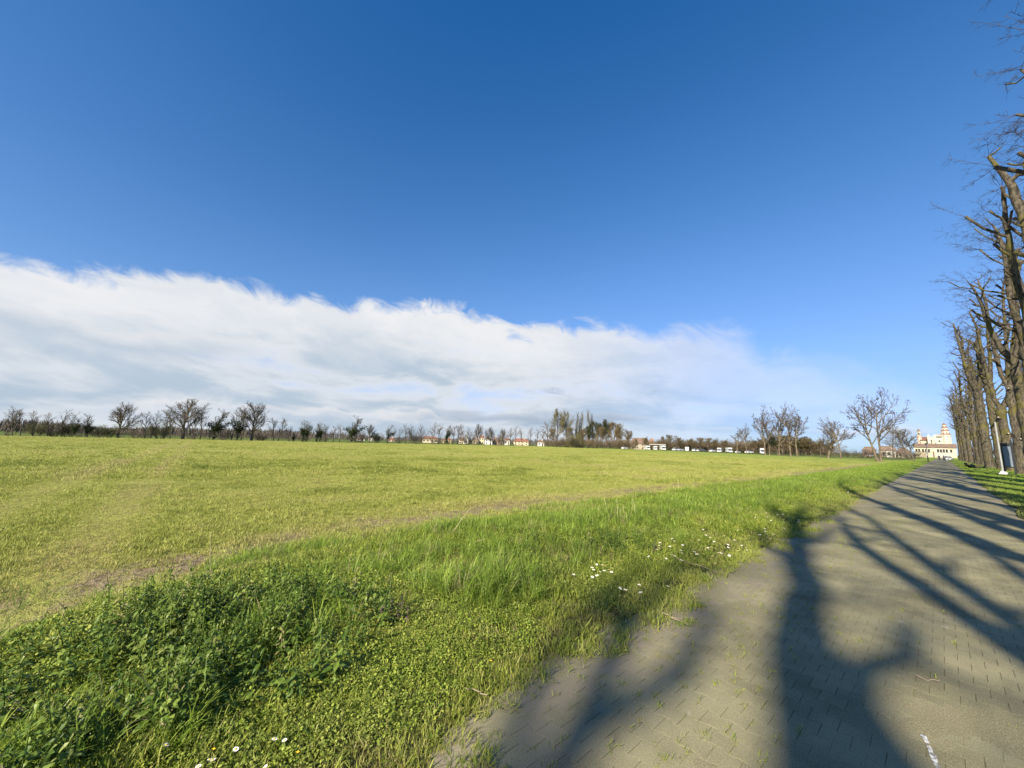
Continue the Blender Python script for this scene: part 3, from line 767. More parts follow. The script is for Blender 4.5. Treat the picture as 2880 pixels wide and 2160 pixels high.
# thicket with poplars, and the trees of the car park
def stand(key, px, ytop, D, label=None, name=None, **kw):
    v = at(px, 1250, D); H = height(px, ytop, v[:2]) - GZ
    nm, lab, cat, grp = KIND[key]
    return plant(key, name or nm, (v[0], v[1], GZ), H, label or lab, cat, grp if label is None else label[:40], **kw)
for px, yt, D, w in ((1566, 1150, 262, 0.75), (1594, 1152, 270, 0.6)): stand('willow', px, yt, D, wid=w)
for px, yt, D in ((1620, 1156, 285), (1636, 1152, 290), (1658, 1149, 275), (1668, 1160, 280), (1629, 1172, 290)): stand('poplar', px, yt, D, wid=1.15)
for px, yt, D, w in ((1680, 1184, 268, 0.8), (1652, 1190, 265, 0.7), (1706, 1180, 275, 0.9)): stand('evergreen', px, yt, D, wid=w)
for px, yt, D, w in ((1600, 1200, 255, 1.0), (1690, 1200, 262, 0.9), (1725, 1186, 270, 1.0), (1744, 1190, 266, 0.9), (1763, 1207, 262, 1.0), (1640, 1205, 255, 1.1), (1556, 1205, 255, 1.0), (1787, 1232, 258, 1.2),
                       (1817, 1228, 262, 1.0), (1862, 1226, 275, 1.2), (1884, 1222, 285, 1.1), (1906, 1226, 280, 1.3), (1947, 1232, 275, 1.3), (1968, 1230, 275, 1.3), (1992, 1231, 270, 1.3), (2016, 1232, 265, 1.3), (2040, 1236, 262, 1.3)):
    stand('dense', px, yt, D, wid=w)
stand('greenbush', 1622, 1213, 246, 'yellow-green bush in fresh leaf below the poplars'); stand('darkbush', 1613, 1232, 243, 'low dark bush below the yellow-green bush by the poplars')
for k in range(16): stand('thicket', 1545 + k * 15.5 + tree_rs.uniform(-5, 5), 1226 + k * 0.5 + tree_rs.uniform(-6, 8), 250 + tree_rs.uniform(-3, 8), 'brown twiggy bush of the thicket under the poplars', wid=1.2)
KIND['thicket'] = KIND['thicket'][:3] + ('brown bushes behind the vehicles',)
for k in range(42): stand('thicket', 1835 + k * 12 + tree_rs.uniform(-4, 4), 1235 + k * 0.2 + tree_rs.uniform(-6, 5), 282 + tree_rs.uniform(-4, 14), wid=1.4)
for px, yt, w in ((2118, 1236, 1.4), (2150, 1228, 1.4), (2185, 1222, 1.5), (2215, 1224, 1.5), (2250, 1228, 1.5), (2280, 1230, 1.5), (2305, 1234, 1.5), (2330, 1240, 1.3), (2135, 1232, 1.4), (2200, 1224, 1.5), (2232, 1226, 1.5), (2265, 1229, 1.5)):
    stand('evergreen' if px in (2185, 2250) else 'dense', px, yt, 232 + tree_rs.uniform(-8, 8), 'dense brown-green tree of the copse behind the budded trees', wid=w)
stand('budded', 2072, 1200, 190, wid=0.9); stand('budded', 2098, 1190, 178, wid=0.7)
stand('budded', 2150, 1139, 165, wid=0.75, var=0); stand('budded', 2163, 1165, 168, wid=0.6, var=1)
stand('budded', 2190, 1130, 160, wid=0.6, var=2); stand('budded', 2200, 1160, 163, wid=0.6, var=3)
stand('budded', 2222, 1136, 156, wid=0.7, var=1); stand('budded', 2240, 1148, 156, wid=0.95, var=0)
stand('budded', 2326, 1172, 148, wid=1.0, var=3); stand('budded', 2362, 1166, 146, wid=0.85, var=2)
stand('slim', 2342, 1200, 150, 'thin bare sapling between two budded trees'); stand('slim', 2310, 1210, 152, 'thin leaning sapling beside the budded trees')
stand('slim', 2508, 1186, 190, 'lone thin bare tree behind the low stone houses'); stand('slim', 2530, 1215, 200, 'small thin bare tree next to the shrubby tree')
for px, yt in ((2556, 1198), (2566, 1205)): stand('slim', px, yt, 150, 'shrubby many-stemmed bare tree beside the path verge', wid=1.7)
for k in range(9): stand('scrub', 2360 + k * 27, 1262 + k * 0.7 + tree_rs.uniform(-6, 4), 215 + k * 4, 'low bare bush in front of the stone houses', wid=1.4)
# tree of two leaning stems
v = at(2468, 1250, 122); H = height(2490, 1093, v[:2]) - GZ
twin = thing('twin_stem_tree', 'tall bare tree of two leaning stems with dark bud clusters near the path', 'tree', (v[0], v[1], GZ), 0, None, (H / 10 * .76, H / 10 * .76, H / 10))
rgt = np.array([RT[0], RT[1], 0]); rgt /= np.linalg.norm(rgt)
for k, (ln, hh, sd) in enumerate(((-0.13, 8.8, 55), (0.09, 10.0, 58))):
    w, tw, tips, limbs = grow(sd, BUDDED, hh, (rgt[0] * ln * 1.5, rgt[1] * ln * 1.5), 0.17)
    o = rgt * (0.25 if k else -0.25)
    a = link('stem', w.mesh('stem', 'bark_pale', True), twin); b = link('crown', tw.mesh('crown', 'twig_far'), twin)
    a.location = o; b.location = o
    for pn, me in PROTO['budded'][0][2:]: pass
    bb = MB(); rn = np.random.RandomState(sd)
    for p in tips:
        if rn.rand() < 0.4:
            q = p + rn.normal(0, 0.04, 3); s = rn.uniform(0.025, 0.055)
            bb.add([tuple(q + np.array(d) * s * np.array([0.7, 0.7, 1.6])) for d in ((1, 0, 0), (0, 1, 0), (-1, 0, 0), (0, -1, 0), (0, 0, 1), (0, 0, -1))],
                   [(0, 1, 4), (1, 2, 4), (2, 3, 4), (3, 0, 4), (1, 0, 5), (2, 1, 5), (3, 2, 5), (0, 3, 5)])
    c = bb.obj('buds', 'bud', twin); c.location = o
# distant wood behind the boundary: one mass
mb = MB(); rn = np.random.RandomState(5)
for k in range(9000):
    az_ = R(rn.uniform(-112, -25)); D = rn.uniform(215, 600)
    if -75 < math.degrees(az_) and D < 400: continue
    x, y = math.sin(az_) * D, math.cos(az_) * D
    h = rn.uniform(1.5, 5.5) * (0.5 + D / 420) * (0.6 + 0.6 * float(vnoise(np.array([az_ * 14]), np.array([0.0]), 3)[0]))
    for q in range(5):
        a = rn.uniform(0, 6.28); l = rn.uniform(.4, 1.6)
        mb.add([(x + rn.uniform(-.5, .5), y, -0.3), (x + math.cos(a) * l, y + math.sin(a) * l, h * rn.uniform(.6, 1)), (x + math.cos(a + .25) * l * .9, y + math.sin(a + .25) * l * .9, h * rn.uniform(.5, .9))], [(0, 1, 2)])
mb.obj('distant_wood', 'twig_far')['kind'] = 'stuff'
tag(bpy.data.objects['distant_wood'], 'distant bare grey-brown wood beyond the field boundary', 'wood')

# ------------------------------------------------------------------ the avenue of pollarded limes
def jit(rn, n, sides, a): return rn.normal(0, a, (n, sides))
def spray(tw, p, d, L, rn, r=0.012):
    """a thin whip with side twigs"""
    pts = [np.array(p)]; cur = unit(d); n = 6; ds = []
    for k in range(n):
        cur = unit(cur + rn.normal(0, 0.10, 3) + np.array([0, 0, -0.03 if k < 3 else 0.05])); ds.append(cur)
        pts.append(pts[-1] + cur * L / n)
    tw.tube(pts, [r * (1 - 0.75 * k / n) for k in range(n + 1)], 3)
    for k in range(rn.randint(6, 11)):
        i = rn.randint(2, n); q = pts[i]
        s = unit(ds[i] + rn.normal(0, 0.55, 3)); l = L * rn.uniform(0.12, 0.32)
        m = q + s * l * 0.5 + rn.normal(0, 0.02, 3); e = q + s * l + rn.normal(0, 0.05, 3)
        tw.tube([q, m, e], [r * 0.5, r * 0.38, r * 0.2], 3)
        for j in range(2):
            s2 = unit(s + rn.normal(0, 0.7, 3)); tw.tube([m, m + s2 * l * rn.uniform(0.3, 0.6)], [r * 0.35, r * 0.2], 3)
def lime(seed, leaders=None, H=24.0, r0=0.40, fork=9.5, busy=1.0):
    rn = np.random.RandomState(seed)
    tr, cut, tw = MB(), MB(), MB()
    sites = []
    def limb(pts, rad, sides, bump=0.09, cap=True):
        # resample for a knobbly surface
        P = [np.array(pts[0], float)]; Rr = [rad[0]]
        for a, b, ra, rb in zip(pts[:-1], pts[1:], rad[:-1], rad[1:]):
            a, b = np.array(a, float), np.array(b, float); m = max(1, int(np.linalg.norm(b - a) / 0.55))
            for k in range(1, m + 1):
                P.append(a + (b - a) * k / m + rn.normal(0, 0.025, 3)); Rr.append((ra + (rb - ra) * k / m) * (1 + abs(rn.normal(0, 0.13))))
        tr.tube(P, Rr, sides, cap, 0, jit(rn, len(P), sides, bump))
        sites.append((P, Rr)); return P, Rr
    def cutface(p, d, r):
        d = unit(d); a = unit(np.cross(d, (0.3, 0.5, 0.8))); b = np.cross(d, a)
        n = 7; c = np.array(p) + d * 0.012
        cut.add([tuple(c + r * 0.7 * (math.cos(k * 6.283 / n) * a + math.sin(k * 6.283 / n) * b)) for k in range(n)], [tuple(range(n))])
    def stub(p, d, L, r, rc=0.3):
        d = unit(d); m = np.array(p) + d * L * 0.5; d2 = unit(d + np.array([0, 0, 0.45])); e = m + d2 * L * 0.5
        tr.tube([np.array(p) - d * r, m, e], [r * 1.25, r, r * 1.1], 6, True, 0, jit(rn, 3, 6, 0.08))
        if rn.rand() < rc: cutface(e, d2, r)
        return e, d2
    if leaders is None:
        wob = rn.normal(0, 0.10, 2); fz = fork + rn.uniform(-3, 2.5)
        trunk = [(0, 0, -0.2), (0, 0, 0.5), (wob[0] * .5, wob[1] * .5, fz * .5), (wob[0], wob[1], fz)]
        limb(trunk, [r0 * 1.5, r0 * 1.05, r0 * .92, r0 * .84], 10)
        nl = rn.choice([2, 3, 3])
        for k in range(nl):
            a = k * 6.283 / nl + rn.uniform(-0.5, 0.5); sp = rn.uniform(0.6, 1.5)
            top = H * rn.uniform(0.80, 1.0) if k else H
            c, s = math.cos(a) * sp, math.sin(a) * sp
            mid = fz + (top - fz) * .4
            limb([(wob[0], wob[1], fz - .3), (wob[0] + c * .5, wob[1] + s * .5, fz + 1.2), (wob[0] + c * .8, wob[1] + s * .8 + rn.normal(0, .3), mid), (wob[0] + c * 1.1 + rn.normal(0, .2), wob[1] + s * 1.1 + rn.normal(0, .2), top - 2), (wob[0] + c * 1.3 + rn.normal(0, .3), wob[1] + s * 1.3, top)],
                 [r0 * .66, r0 * .52, r0 * .40, r0 * .27, r0 * .17], 8)
    else:
        for pts, rad in leaders: limb(pts, rad, 9)
    # side limbs, cut short
    ns = 0
    for P, Rr in list(sites):
        for i in range(2, len(P)):
            z = P[i][2]
            if z < 3.2: continue
            if z < 9 and rn.rand() < 0.65:                                     # old wounds and knobs on the trunk
                a = rn.uniform(0, 6.283); d = np.array([math.cos(a), math.sin(a), 0.2])
                stub(P[i] + d * Rr[i] * 0.7, d, rn.uniform(0.15, 0.4), rn.uniform(0.06, 0.12), 0.8)
            elif z >= 7 and rn.rand() < 0.80 * busy:
                a = rn.uniform(0, 6.283); d = np.array([math.cos(a), math.sin(a), rn.uniform(0.3, 1.1)])
                L = rn.uniform(0.35, 1.0) if rn.rand() < 0.6 or busy < 0.7 else rn.uniform(1.1, 2.6)
                e, d2 = stub(P[i] + unit(d) * Rr[i] * 0.6, d, L, min(Rr[i] * 0.5, rn.uniform(0.05, 0.11)), 0.45)
                for q in range(rn.randint(1, 4)):
                    spray(tw, e, np.array([d2[0], d2[1], 0.15]) + rn.normal(0, 0.45, 3), rn.uniform(1.0, 2.6), rn)
            elif z >= 7 and rn.rand() < 0.5:
                a = rn.uniform(0, 6.283)
                spray(tw, P[i], (math.cos(a), math.sin(a), 0.25), rn.uniform(0.8, 2.2), rn)
        for q in range(5):
            if P[-1][2] > 12: spray(tw, P[-1], rn.normal(0, 0.8, 3) + np.array([0, 0, 0.5]), rn.uniform(1.0, 2.4), rn)
    parts = [('trunk', tr.mesh('lime_trunk', 'lime_bark', True)), ('twigs', tw.mesh('lime_twigs', 'lime_twig'))]
    if cut.v: parts.append(('pruning_cuts', cut.mesh('lime_cuts', 'cut_wood')))
    return parts
ROWX = 4.8
LIMES = [lime(200 + k, H=21.3 + (k % 3) * 0.7, r0=0.37 + 0.03 * (k % 3)) for k in range(7)]
CALM = [lime(230 + k, H=21.0 + k * .6, r0=0.38, busy=0.5) for k in range(2)]
LIME_LABEL = 'tall pollarded lime with knobbly bark in the row along the paved path'
def plant_lime(parts, x, y, rz=None, s=1.0, label=LIME_LABEL, group='limes of the avenue', lean=False):
    t = thing('lime_tree', label, 'tree', (x, y, 0.0), rz if rz is not None else tree_rs.uniform(0, 6.28), group, s)
    if lean: t.rotation_euler = (tree_rs.gauss(0, .018), tree_rs.gauss(0, .018), t.rotation_euler[2])
    for pn, me in parts: link(pn, me, t)
    return t
# the lime whose forked top throws its shadow on the near paving: laid out across the light
SHN = np.array([SH[1], -SH[0], 0])
def uz(u, z, dep=0.0): return tuple(SHN * u + np.array([SH[0], SH[1], 0]) * dep + np.array([0, 0, z]))
near_parts = lime(300, busy=0.3, leaders=[
    ([uz(0, -0.2), uz(0, .5), uz(0, 6), uz(0, 12.0), uz(0.02, 13.9), uz(-0.12, 14.8), uz(0.03, 16), uz(0.05, 18.2), uz(0.2, 19.6), uz(0.45, 21.0)], [.58, .42, .38, .37, .36, .24, .20, .17, .15, .06]),
    ([uz(.1, 18.6), uz(-.3, 19.6), uz(-.35, 20.6)], [.12, .09, .06]), ([uz(.2, 19.2), uz(.75, 19.9), uz(.95, 20.9)], [.12, .10, .07]), ([uz(.05, 17.4), uz(.5, 18.1), uz(.62, 18.9)], [.11, .08, .07]), ([uz(0, 16.6), uz(-.4, 17.2), uz(-.5, 17.9)], [.10, .08, .07]),
    ([uz(0.05, 14.1), uz(0.3, 14.72), uz(0.58, 14.95), uz(0.80, 15.5)], [.17, .12, .11, .09])])
plant_lime(near_parts, ROWX, -18.8, 0.0)
near_parts2 = lime(301, busy=0.3, leaders=[
    ([uz(0, -0.2), uz(0, .5), uz(0, 5), uz(0, 9.5)], [.55, .40, .36, .34]),
    ([uz(0, 9.2), uz(-0.08, 11.5), uz(-0.05, 13.45), uz(0.06, 13.8), uz(0.17, 14.6), uz(0.02, 14.95), uz(0.28, 15.5), uz(-0.10, 17.4), uz(-.1, 19.5)], [.25, .19, .135, .13, .13, .13, .12, .10, .05]),
    ([uz(.1, 15.9), uz(-.35, 16.8), uz(-.55, 17.8)], [.11, .09, .06]), ([uz(0, 16.6), uz(.35, 17.3), uz(.4, 18.3)], [.11, .09, .06]), ([uz(-.1, 17.4), uz(-.5, 18.0), uz(-.45, 18.8)], [.09, .08, .05])])
plant_lime(near_parts2, ROWX, -24.0, 0.0)
ypos = [-11.6, -5.3] + [1.2 + 6.6 * k for k in range(9)] + [62.7, 71.5] + [80.3 + 9.6 * k for k in range(17)]
# the lime whose crooked, hard-pruned limb leans out over the path
LB = np.array([ROWX, 35.6, 0.0])
def lw(px, py, Y): v = ray(px, py); return tuple(v * (Y / v[1]) + np.array([0, 0, EYE]) - LB)
limb_parts = lime(310, busy=0.45, leaders=[
    ([(0, 0, -.2), (0, 0, .5), (0, 0, 5), (.05, 0, 10.5)], [.56, .42, .38, .34]),
    ([(.05, 0, 10.2), (-.15, .2, 12.5), lw(2905, 720, 35.9), lw(2878, 615, 36.0), lw(2842, 522, 36.2), lw(2806, 466, 36.4), lw(2780, 438, 36.5)], [.27, .24, .20, .17, .15, .12, .09]),
    ([lw(2838, 512, 36.2), lw(2868, 490, 36.2), lw(2905, 488, 36.2)], [.12, .11, .10]),
    ([(.05, 0, 10.2), (.5, -.3, 14), (.7, -.3, 18), (.6, -.4, 21)], [.25, .2, .15, .08])])
plant_lime(limb_parts, LB[0], LB[1], 0.0, 1.0, 'lime with a thick crooked limb leaning out over the paved path', None)
ypos = [q for q in ypos if abs(q - 34.2) > 1]
for k, y in enumerate(ypos):
    lb, gr = LIME_LABEL, 'limes of the avenue'
    if abs(y - 62.7) < 1: lb, gr = 'thick lime trunk standing right beside the dark framed notice board', None
    plant_lime(CALM[k % 2] if -14 < y < 10 else LIMES[(k * 3 + k // 7) % 7], ROWX + tree_rs.uniform(-0.35, 0.35), y + tree_rs.uniform(-0.9, 0.9) * (y > 40), None, tree_rs.uniform(0.86, 1.06), lb, gr, y > 10)

# ------------------------------------------------------------------ things between the limes
bx, by = 4.1, 58.6
t = thing('notice_board', 'dark framed notice board with a grey-blue panel between two limes', 'notice board', (bx, by, 0), R(-14))
for s in (-1, 1):
    m = MB(); m.box(s * 0.30 - 0.05, s * 0.30 + 0.05, -0.05, 0.05, -0.2, 3.15 if s > 0 else 2.9); m.obj('post', 'metal_dark', t)
m = MB(); m.box(-0.247, 0.247, -0.04, 0.04, 2.62, 2.9); m.obj('header', 'metal_dark', t)
m = MB(); m.box(-0.247, 0.247, -0.02, 0.02, 0.75, 2.617); m.obj('panel', 'board_face', t)
m = MB(); m.box(-0.247, 0.247, -0.035, 0.035, 0.67, 0.747); m.obj('bottom_rail', 'metal_dark', t)
t = thing('pole', 'pale grey metal pole standing beside the dark notice board', 'pole', (4.0, 64.0, 0))
m = MB(); m.tube([(0, 0, -0.2), (0, 0, 5.2)], [0.07, 0.06], 10, True); m.obj('shaft', 'metal_pale', t, True)
m = MB(); m.tube([(0, 0, 0.0), (0, 0, 0.35)], [0.10, 0.095], 10, True); m.obj('base_sleeve', 'metal_pale', t, True)
t = thing('lamp_post', 'pale lamp post with a dark foot on the left edge of the path', 'lamp post', tuple(gp(2611, 1299)[:2]) + (0,))
m = MB(); m.tube([(0, 0, -0.1), (0, 0, 1.45)], [0.13, 0.11], 8, True); m.obj('foot', 'metal_dark', t, True)
m = MB(); m.tube([(0, 0, 1.45), (0, 0, 3.9)], [0.09, 0.08], 8, True); m.obj('shaft', 'stone_pale', t, True)
m = MB(); m.tube([(0, 0, 3.9), (0, 0, 4.05), (0, 0, 4.35), (0, 0, 4.5)], [0.09, 0.2, 0.2, 0.03], 8, True); m.obj('lantern', 'metal_pale', t, True)
rn = np.random.RandomState(3)
for k, (x, y, L, a) in enumerate(((3.1, 96, 7.5, 1.35), (3.3, 84, 5.5, 1.25), (2.9, 112, 4.5, 1.5))):
    m = MB(); n = 7
    d = np.array([math.cos(a), math.sin(a), 0])
    pts = [np.array([x, y, 0.14 + 0.06 * math.sin(q)]) + d * L * (q / (n - 1) - .5) + rn.normal(0, .08, 3) * np.array([1, 1, .3]) for q in range(n)]
    m.tube(pts, [0.20 - 0.02 * q for q in range(n)], 7, True, 0, jit(rn, n, 7, .08))
    for q in (2, 4): m.tube([pts[q], pts[q] + np.array([.3, .2, .35]), pts[q] + np.array([.5, .7, .5])], [.07, .05, .02], 5)
    tag(m.obj('fallen_log', 'lime_bark', None, True), ('long dark log lying on the grass under the limes', 'shorter dark log lying nearer the notice board under the limes', 'short dark log lying at the foot of the farther limes')[k], 'log')
m = MB()
for k in range(9):
    a = k * .7; m.v.append((math.cos(a) * .22, math.sin(a) * .16, 0.0))
m = MB(); rn = np.random.RandomState(8)
m.tube([(-.3, 0, .05), (-.1, 0.02, .13), (.15, -.02, .14), (.3, .03, .05)], [.08, .17, .15, .05], 7, True, 0, jit(rn, 4, 7, .15))
o = tag(m.obj('stone', 'stone_pale', None, True), 'pale stone lying in the grass at the foot of the notice board', 'stone'); o.location = (3.6, 57.0, 0.02)

# ------------------------------------------------------------------ houses beyond the trees
def face_cam(x, y): return math.atan2(-x, y)            # local -Y looks at the camera
def house(px0, px1, ytop, ybot, D, wall, roof, label, gable=False, floors=1, name='house', chimney=True, roof_frac=0.38, dep=9.0, turn=0.0, group=None):
    pc = (px0 + px1) / 2
    a, b = at(px0, 1250, D), at(px1, 1250, D)
    W = float(np.linalg.norm((a - b)[:2])); c = (a + b) / 2
    H = height(pc, ytop, c[:2]) + 0.3
    t = thing(name, label, 'house', (c[0], c[1], -0.3), face_cam(c[0], c[1]) + turn, group)
    hw = H * (1 - roof_frac); x0, x1 = -W / 2, W / 2; ov = 0.35
    m = MB()
    if gable:
        m.prism([(x0, -0.4), (x1, -0.4), (x1, hw), (0, H - .12), (x0, hw)], 0, dep)
        m.v = [(y, x, z) for x, y, z in m.v]
        m.obj('wall', wall, t)
        m = MB(); th = .18; sl = (H - hw) / x1
        for s in (-1, 1):
            m.add([(0, -ov, H), (s * (x1 + ov), -ov, hw - ov * sl), (s * (x1 + ov), dep + ov, hw - ov * sl), (0, dep + ov, H), (0, -ov, H + th), (s * (x1 + ov), -ov, hw - ov * sl + th), (s * (x1 + ov), dep + ov, hw - ov * sl + th), (0, dep + ov, H + th)],
                  [(0, 1, 2, 3), (4, 7, 6, 5), (0, 4, 5, 1), (1, 5, 6, 2), (2, 6, 7, 3)])
        rf = m.obj('roof', roof, t)
    else:
        m.box(x0, x1, 0, dep, -0.4, hw); m.obj('wall', wall, t)
        m = MB(); hip = min(dep / 2, W * .25) * .6
        e = [(x0 - ov, -ov, hw), (x1 + ov, -ov, hw), (x1 + ov, dep + ov, hw), (x0 - ov, dep + ov, hw)]
        r = [(x0 + hip, dep / 2, H), (x1 - hip, dep / 2, H)]
        lo = [(x, y, z - .16) for x, y, z in e]
        m.add(e + r + lo, [(0, 1, 5, 4), (1, 2, 5), (2, 3, 4, 5), (3, 0, 4), (0, 6, 7, 1), (1, 7, 8, 2), (2, 8, 9, 3), (3, 9, 6, 0), (9, 8, 7, 6)])
        rf = m.obj('roof', roof, t)
    if chimney:
        m = MB(); cx = W * .22 if not gable else W * .2; m.box(cx - .35, cx + .35, dep * .35, dep * .35 + .6, hw, H + .7); m.obj('chimney', wall, rf)
    n = max(2, int(W / 3.0)); fh = hw / floors
    for fl in range(floors):
        for k in range(n):
            wx = x0 + W * (k + .5) / n; z0 = fl * fh + fh * .32; ww, wh = .55, fh * .46
            if fl == 0 and k == n // 2:
                m = MB(); m.box(wx - .5, wx + .5, -.03, .05, -.2, fh * .75); m.obj('door', 'shutter', t); continue
            m = MB(); m.box(wx - ww, wx + ww, -.02, .06, z0, z0 + wh); w = m.obj('window', 'glass_dark', t)
            m = MB(); m.box(wx - ww - .1, wx + ww + .1, -.14, -.021, z0 - .12, z0 - .003); m.obj('sill', 'wall_white', w)
    return t
house(1186, 1231, 1227, 1243, 340, 'wall_cream', 'roof_red', 'low cream house with a red roof behind thin boundary trees', floors=1)
house(1240, 1252, 1232, 1243, 345, 'wall_yellow', 'roof_brown', 'small yellow house half hidden by an ivy-clad trunk', floors=1)
house(1256, 1268, 1232, 1243, 350, 'wall_yellow', 'roof_red', 'small bright yellow house next to an ivy-clad trunk', floors=1)
house(1290, 1304, 1229, 1243, 345, 'wall_cream', 'roof_brown', 'cream house beside the steep white gable', floors=2)
house(1304, 1316, 1223, 1243, 340, 'wall_white', 'roof_brown', 'narrow white house with a steep gable facing the field', gable=True, floors=1, roof_frac=.6)
house(1329, 1345, 1231, 1245, 345, 'wall_cream', 'roof_brown', 'cream house right of the steep white gable', floors=1)
house(1346, 1361, 1224, 1246, 350, 'wall_cream', 'roof_red', 'two-storey cream house with red roof amid the row of houses', floors=2, roof_frac=.25)
house(1363, 1384, 1229, 1249, 335, 'wall_white', 'roof_brown', 'white house in front of the two-storey cream house', floors=2, roof_frac=.3)
house(1384, 1400, 1228, 1248, 340, 'wall_pink', 'roof_red', 'pink house with its gable towards the field', gable=True, floors=1, roof_frac=.45)
house(1401, 1414, 1229, 1249, 338, 'wall_cream', 'roof_brown', 'cream house with a gable next to the pink house', gable=True, floors=2, roof_frac=.35)
house(1419, 1433, 1232, 1250, 335, 'wall_white', 'roof_red', 'square white house with a red roof', floors=1, roof_frac=.3)
house(1444, 1486, 1233, 1250, 345, 'wall_cream', 'roof_red', 'long cream house with a broad red tiled roof', floors=2, roof_frac=.45)
house(1512, 1530, 1237, 1252, 330, 'wall_white', 'roof_brown', 'small white house left of the pale leafing tree', floors=1)
house(1036, 1050, 1229, 1240, 360, 'wall_white', 'roof_brown', 'tiny white gabled house seen between bare boundary trees', gable=True, floors=1)
house(1002, 1024, 1230, 1239, 370, 'wall_white', 'roof_brown', 'low pale house beside the tall ivy-wrapped tree', floors=1)
house(1090, 1108, 1231, 1240, 370, 'wall_pink', 'roof_red', 'low pink house behind an ivy-clad tree', floors=1)
for k, (a, b, w) in enumerate(((2, 14, 'wall_pink'), (34, 46, 'wall_white'), (58, 74, 'wall_cream'))):
    house(a, b, 1199, 1212, 420, w, 'roof_red', ('pink red-roofed house far behind the first slim trees', 'white red-roofed house far behind the slim trees', 'cream red-roofed house far behind the slim trees')[k], floors=1)
house(1772, 1828, 1231, 1262, 292, 'wall_stone', 'roof_brown', 'old farmhouse with a broad brown roof behind the parked vehicles', floors=2, roof_frac=.5, dep=12)
house(1818, 1846, 1232, 1262, 300, 'wall_brick', 'roof_brown', 'brick farmhouse gable with a steep brown roof behind the shelter', gable=True, floors=2, roof_frac=.55)
# low stone houses left of the monastery
house(2424, 2462, 1256, 1280, 330, 'wall_brick', 'roof_brown', 'low brick farm building left of the twin-stemmed tree', floors=1, roof_frac=.4)
house(2470, 2520, 1254, 1280, 340, 'wall_stone', 'roof_brown', 'long low stone building with pale eaves right of the twin-stemmed tree', floors=1, roof_frac=.42)
house(2490, 2516, 1260, 1282, 318, 'wall_white', 'roof_brown', 'small white outbuilding in front of the long stone building', floors=1, roof_frac=.3)
house(2520, 2556, 1260, 1282, 330, 'wall_stone', 'roof_brown', 'stone barn with a large brown roof left of the monastery', floors=1, roof_frac=.55)

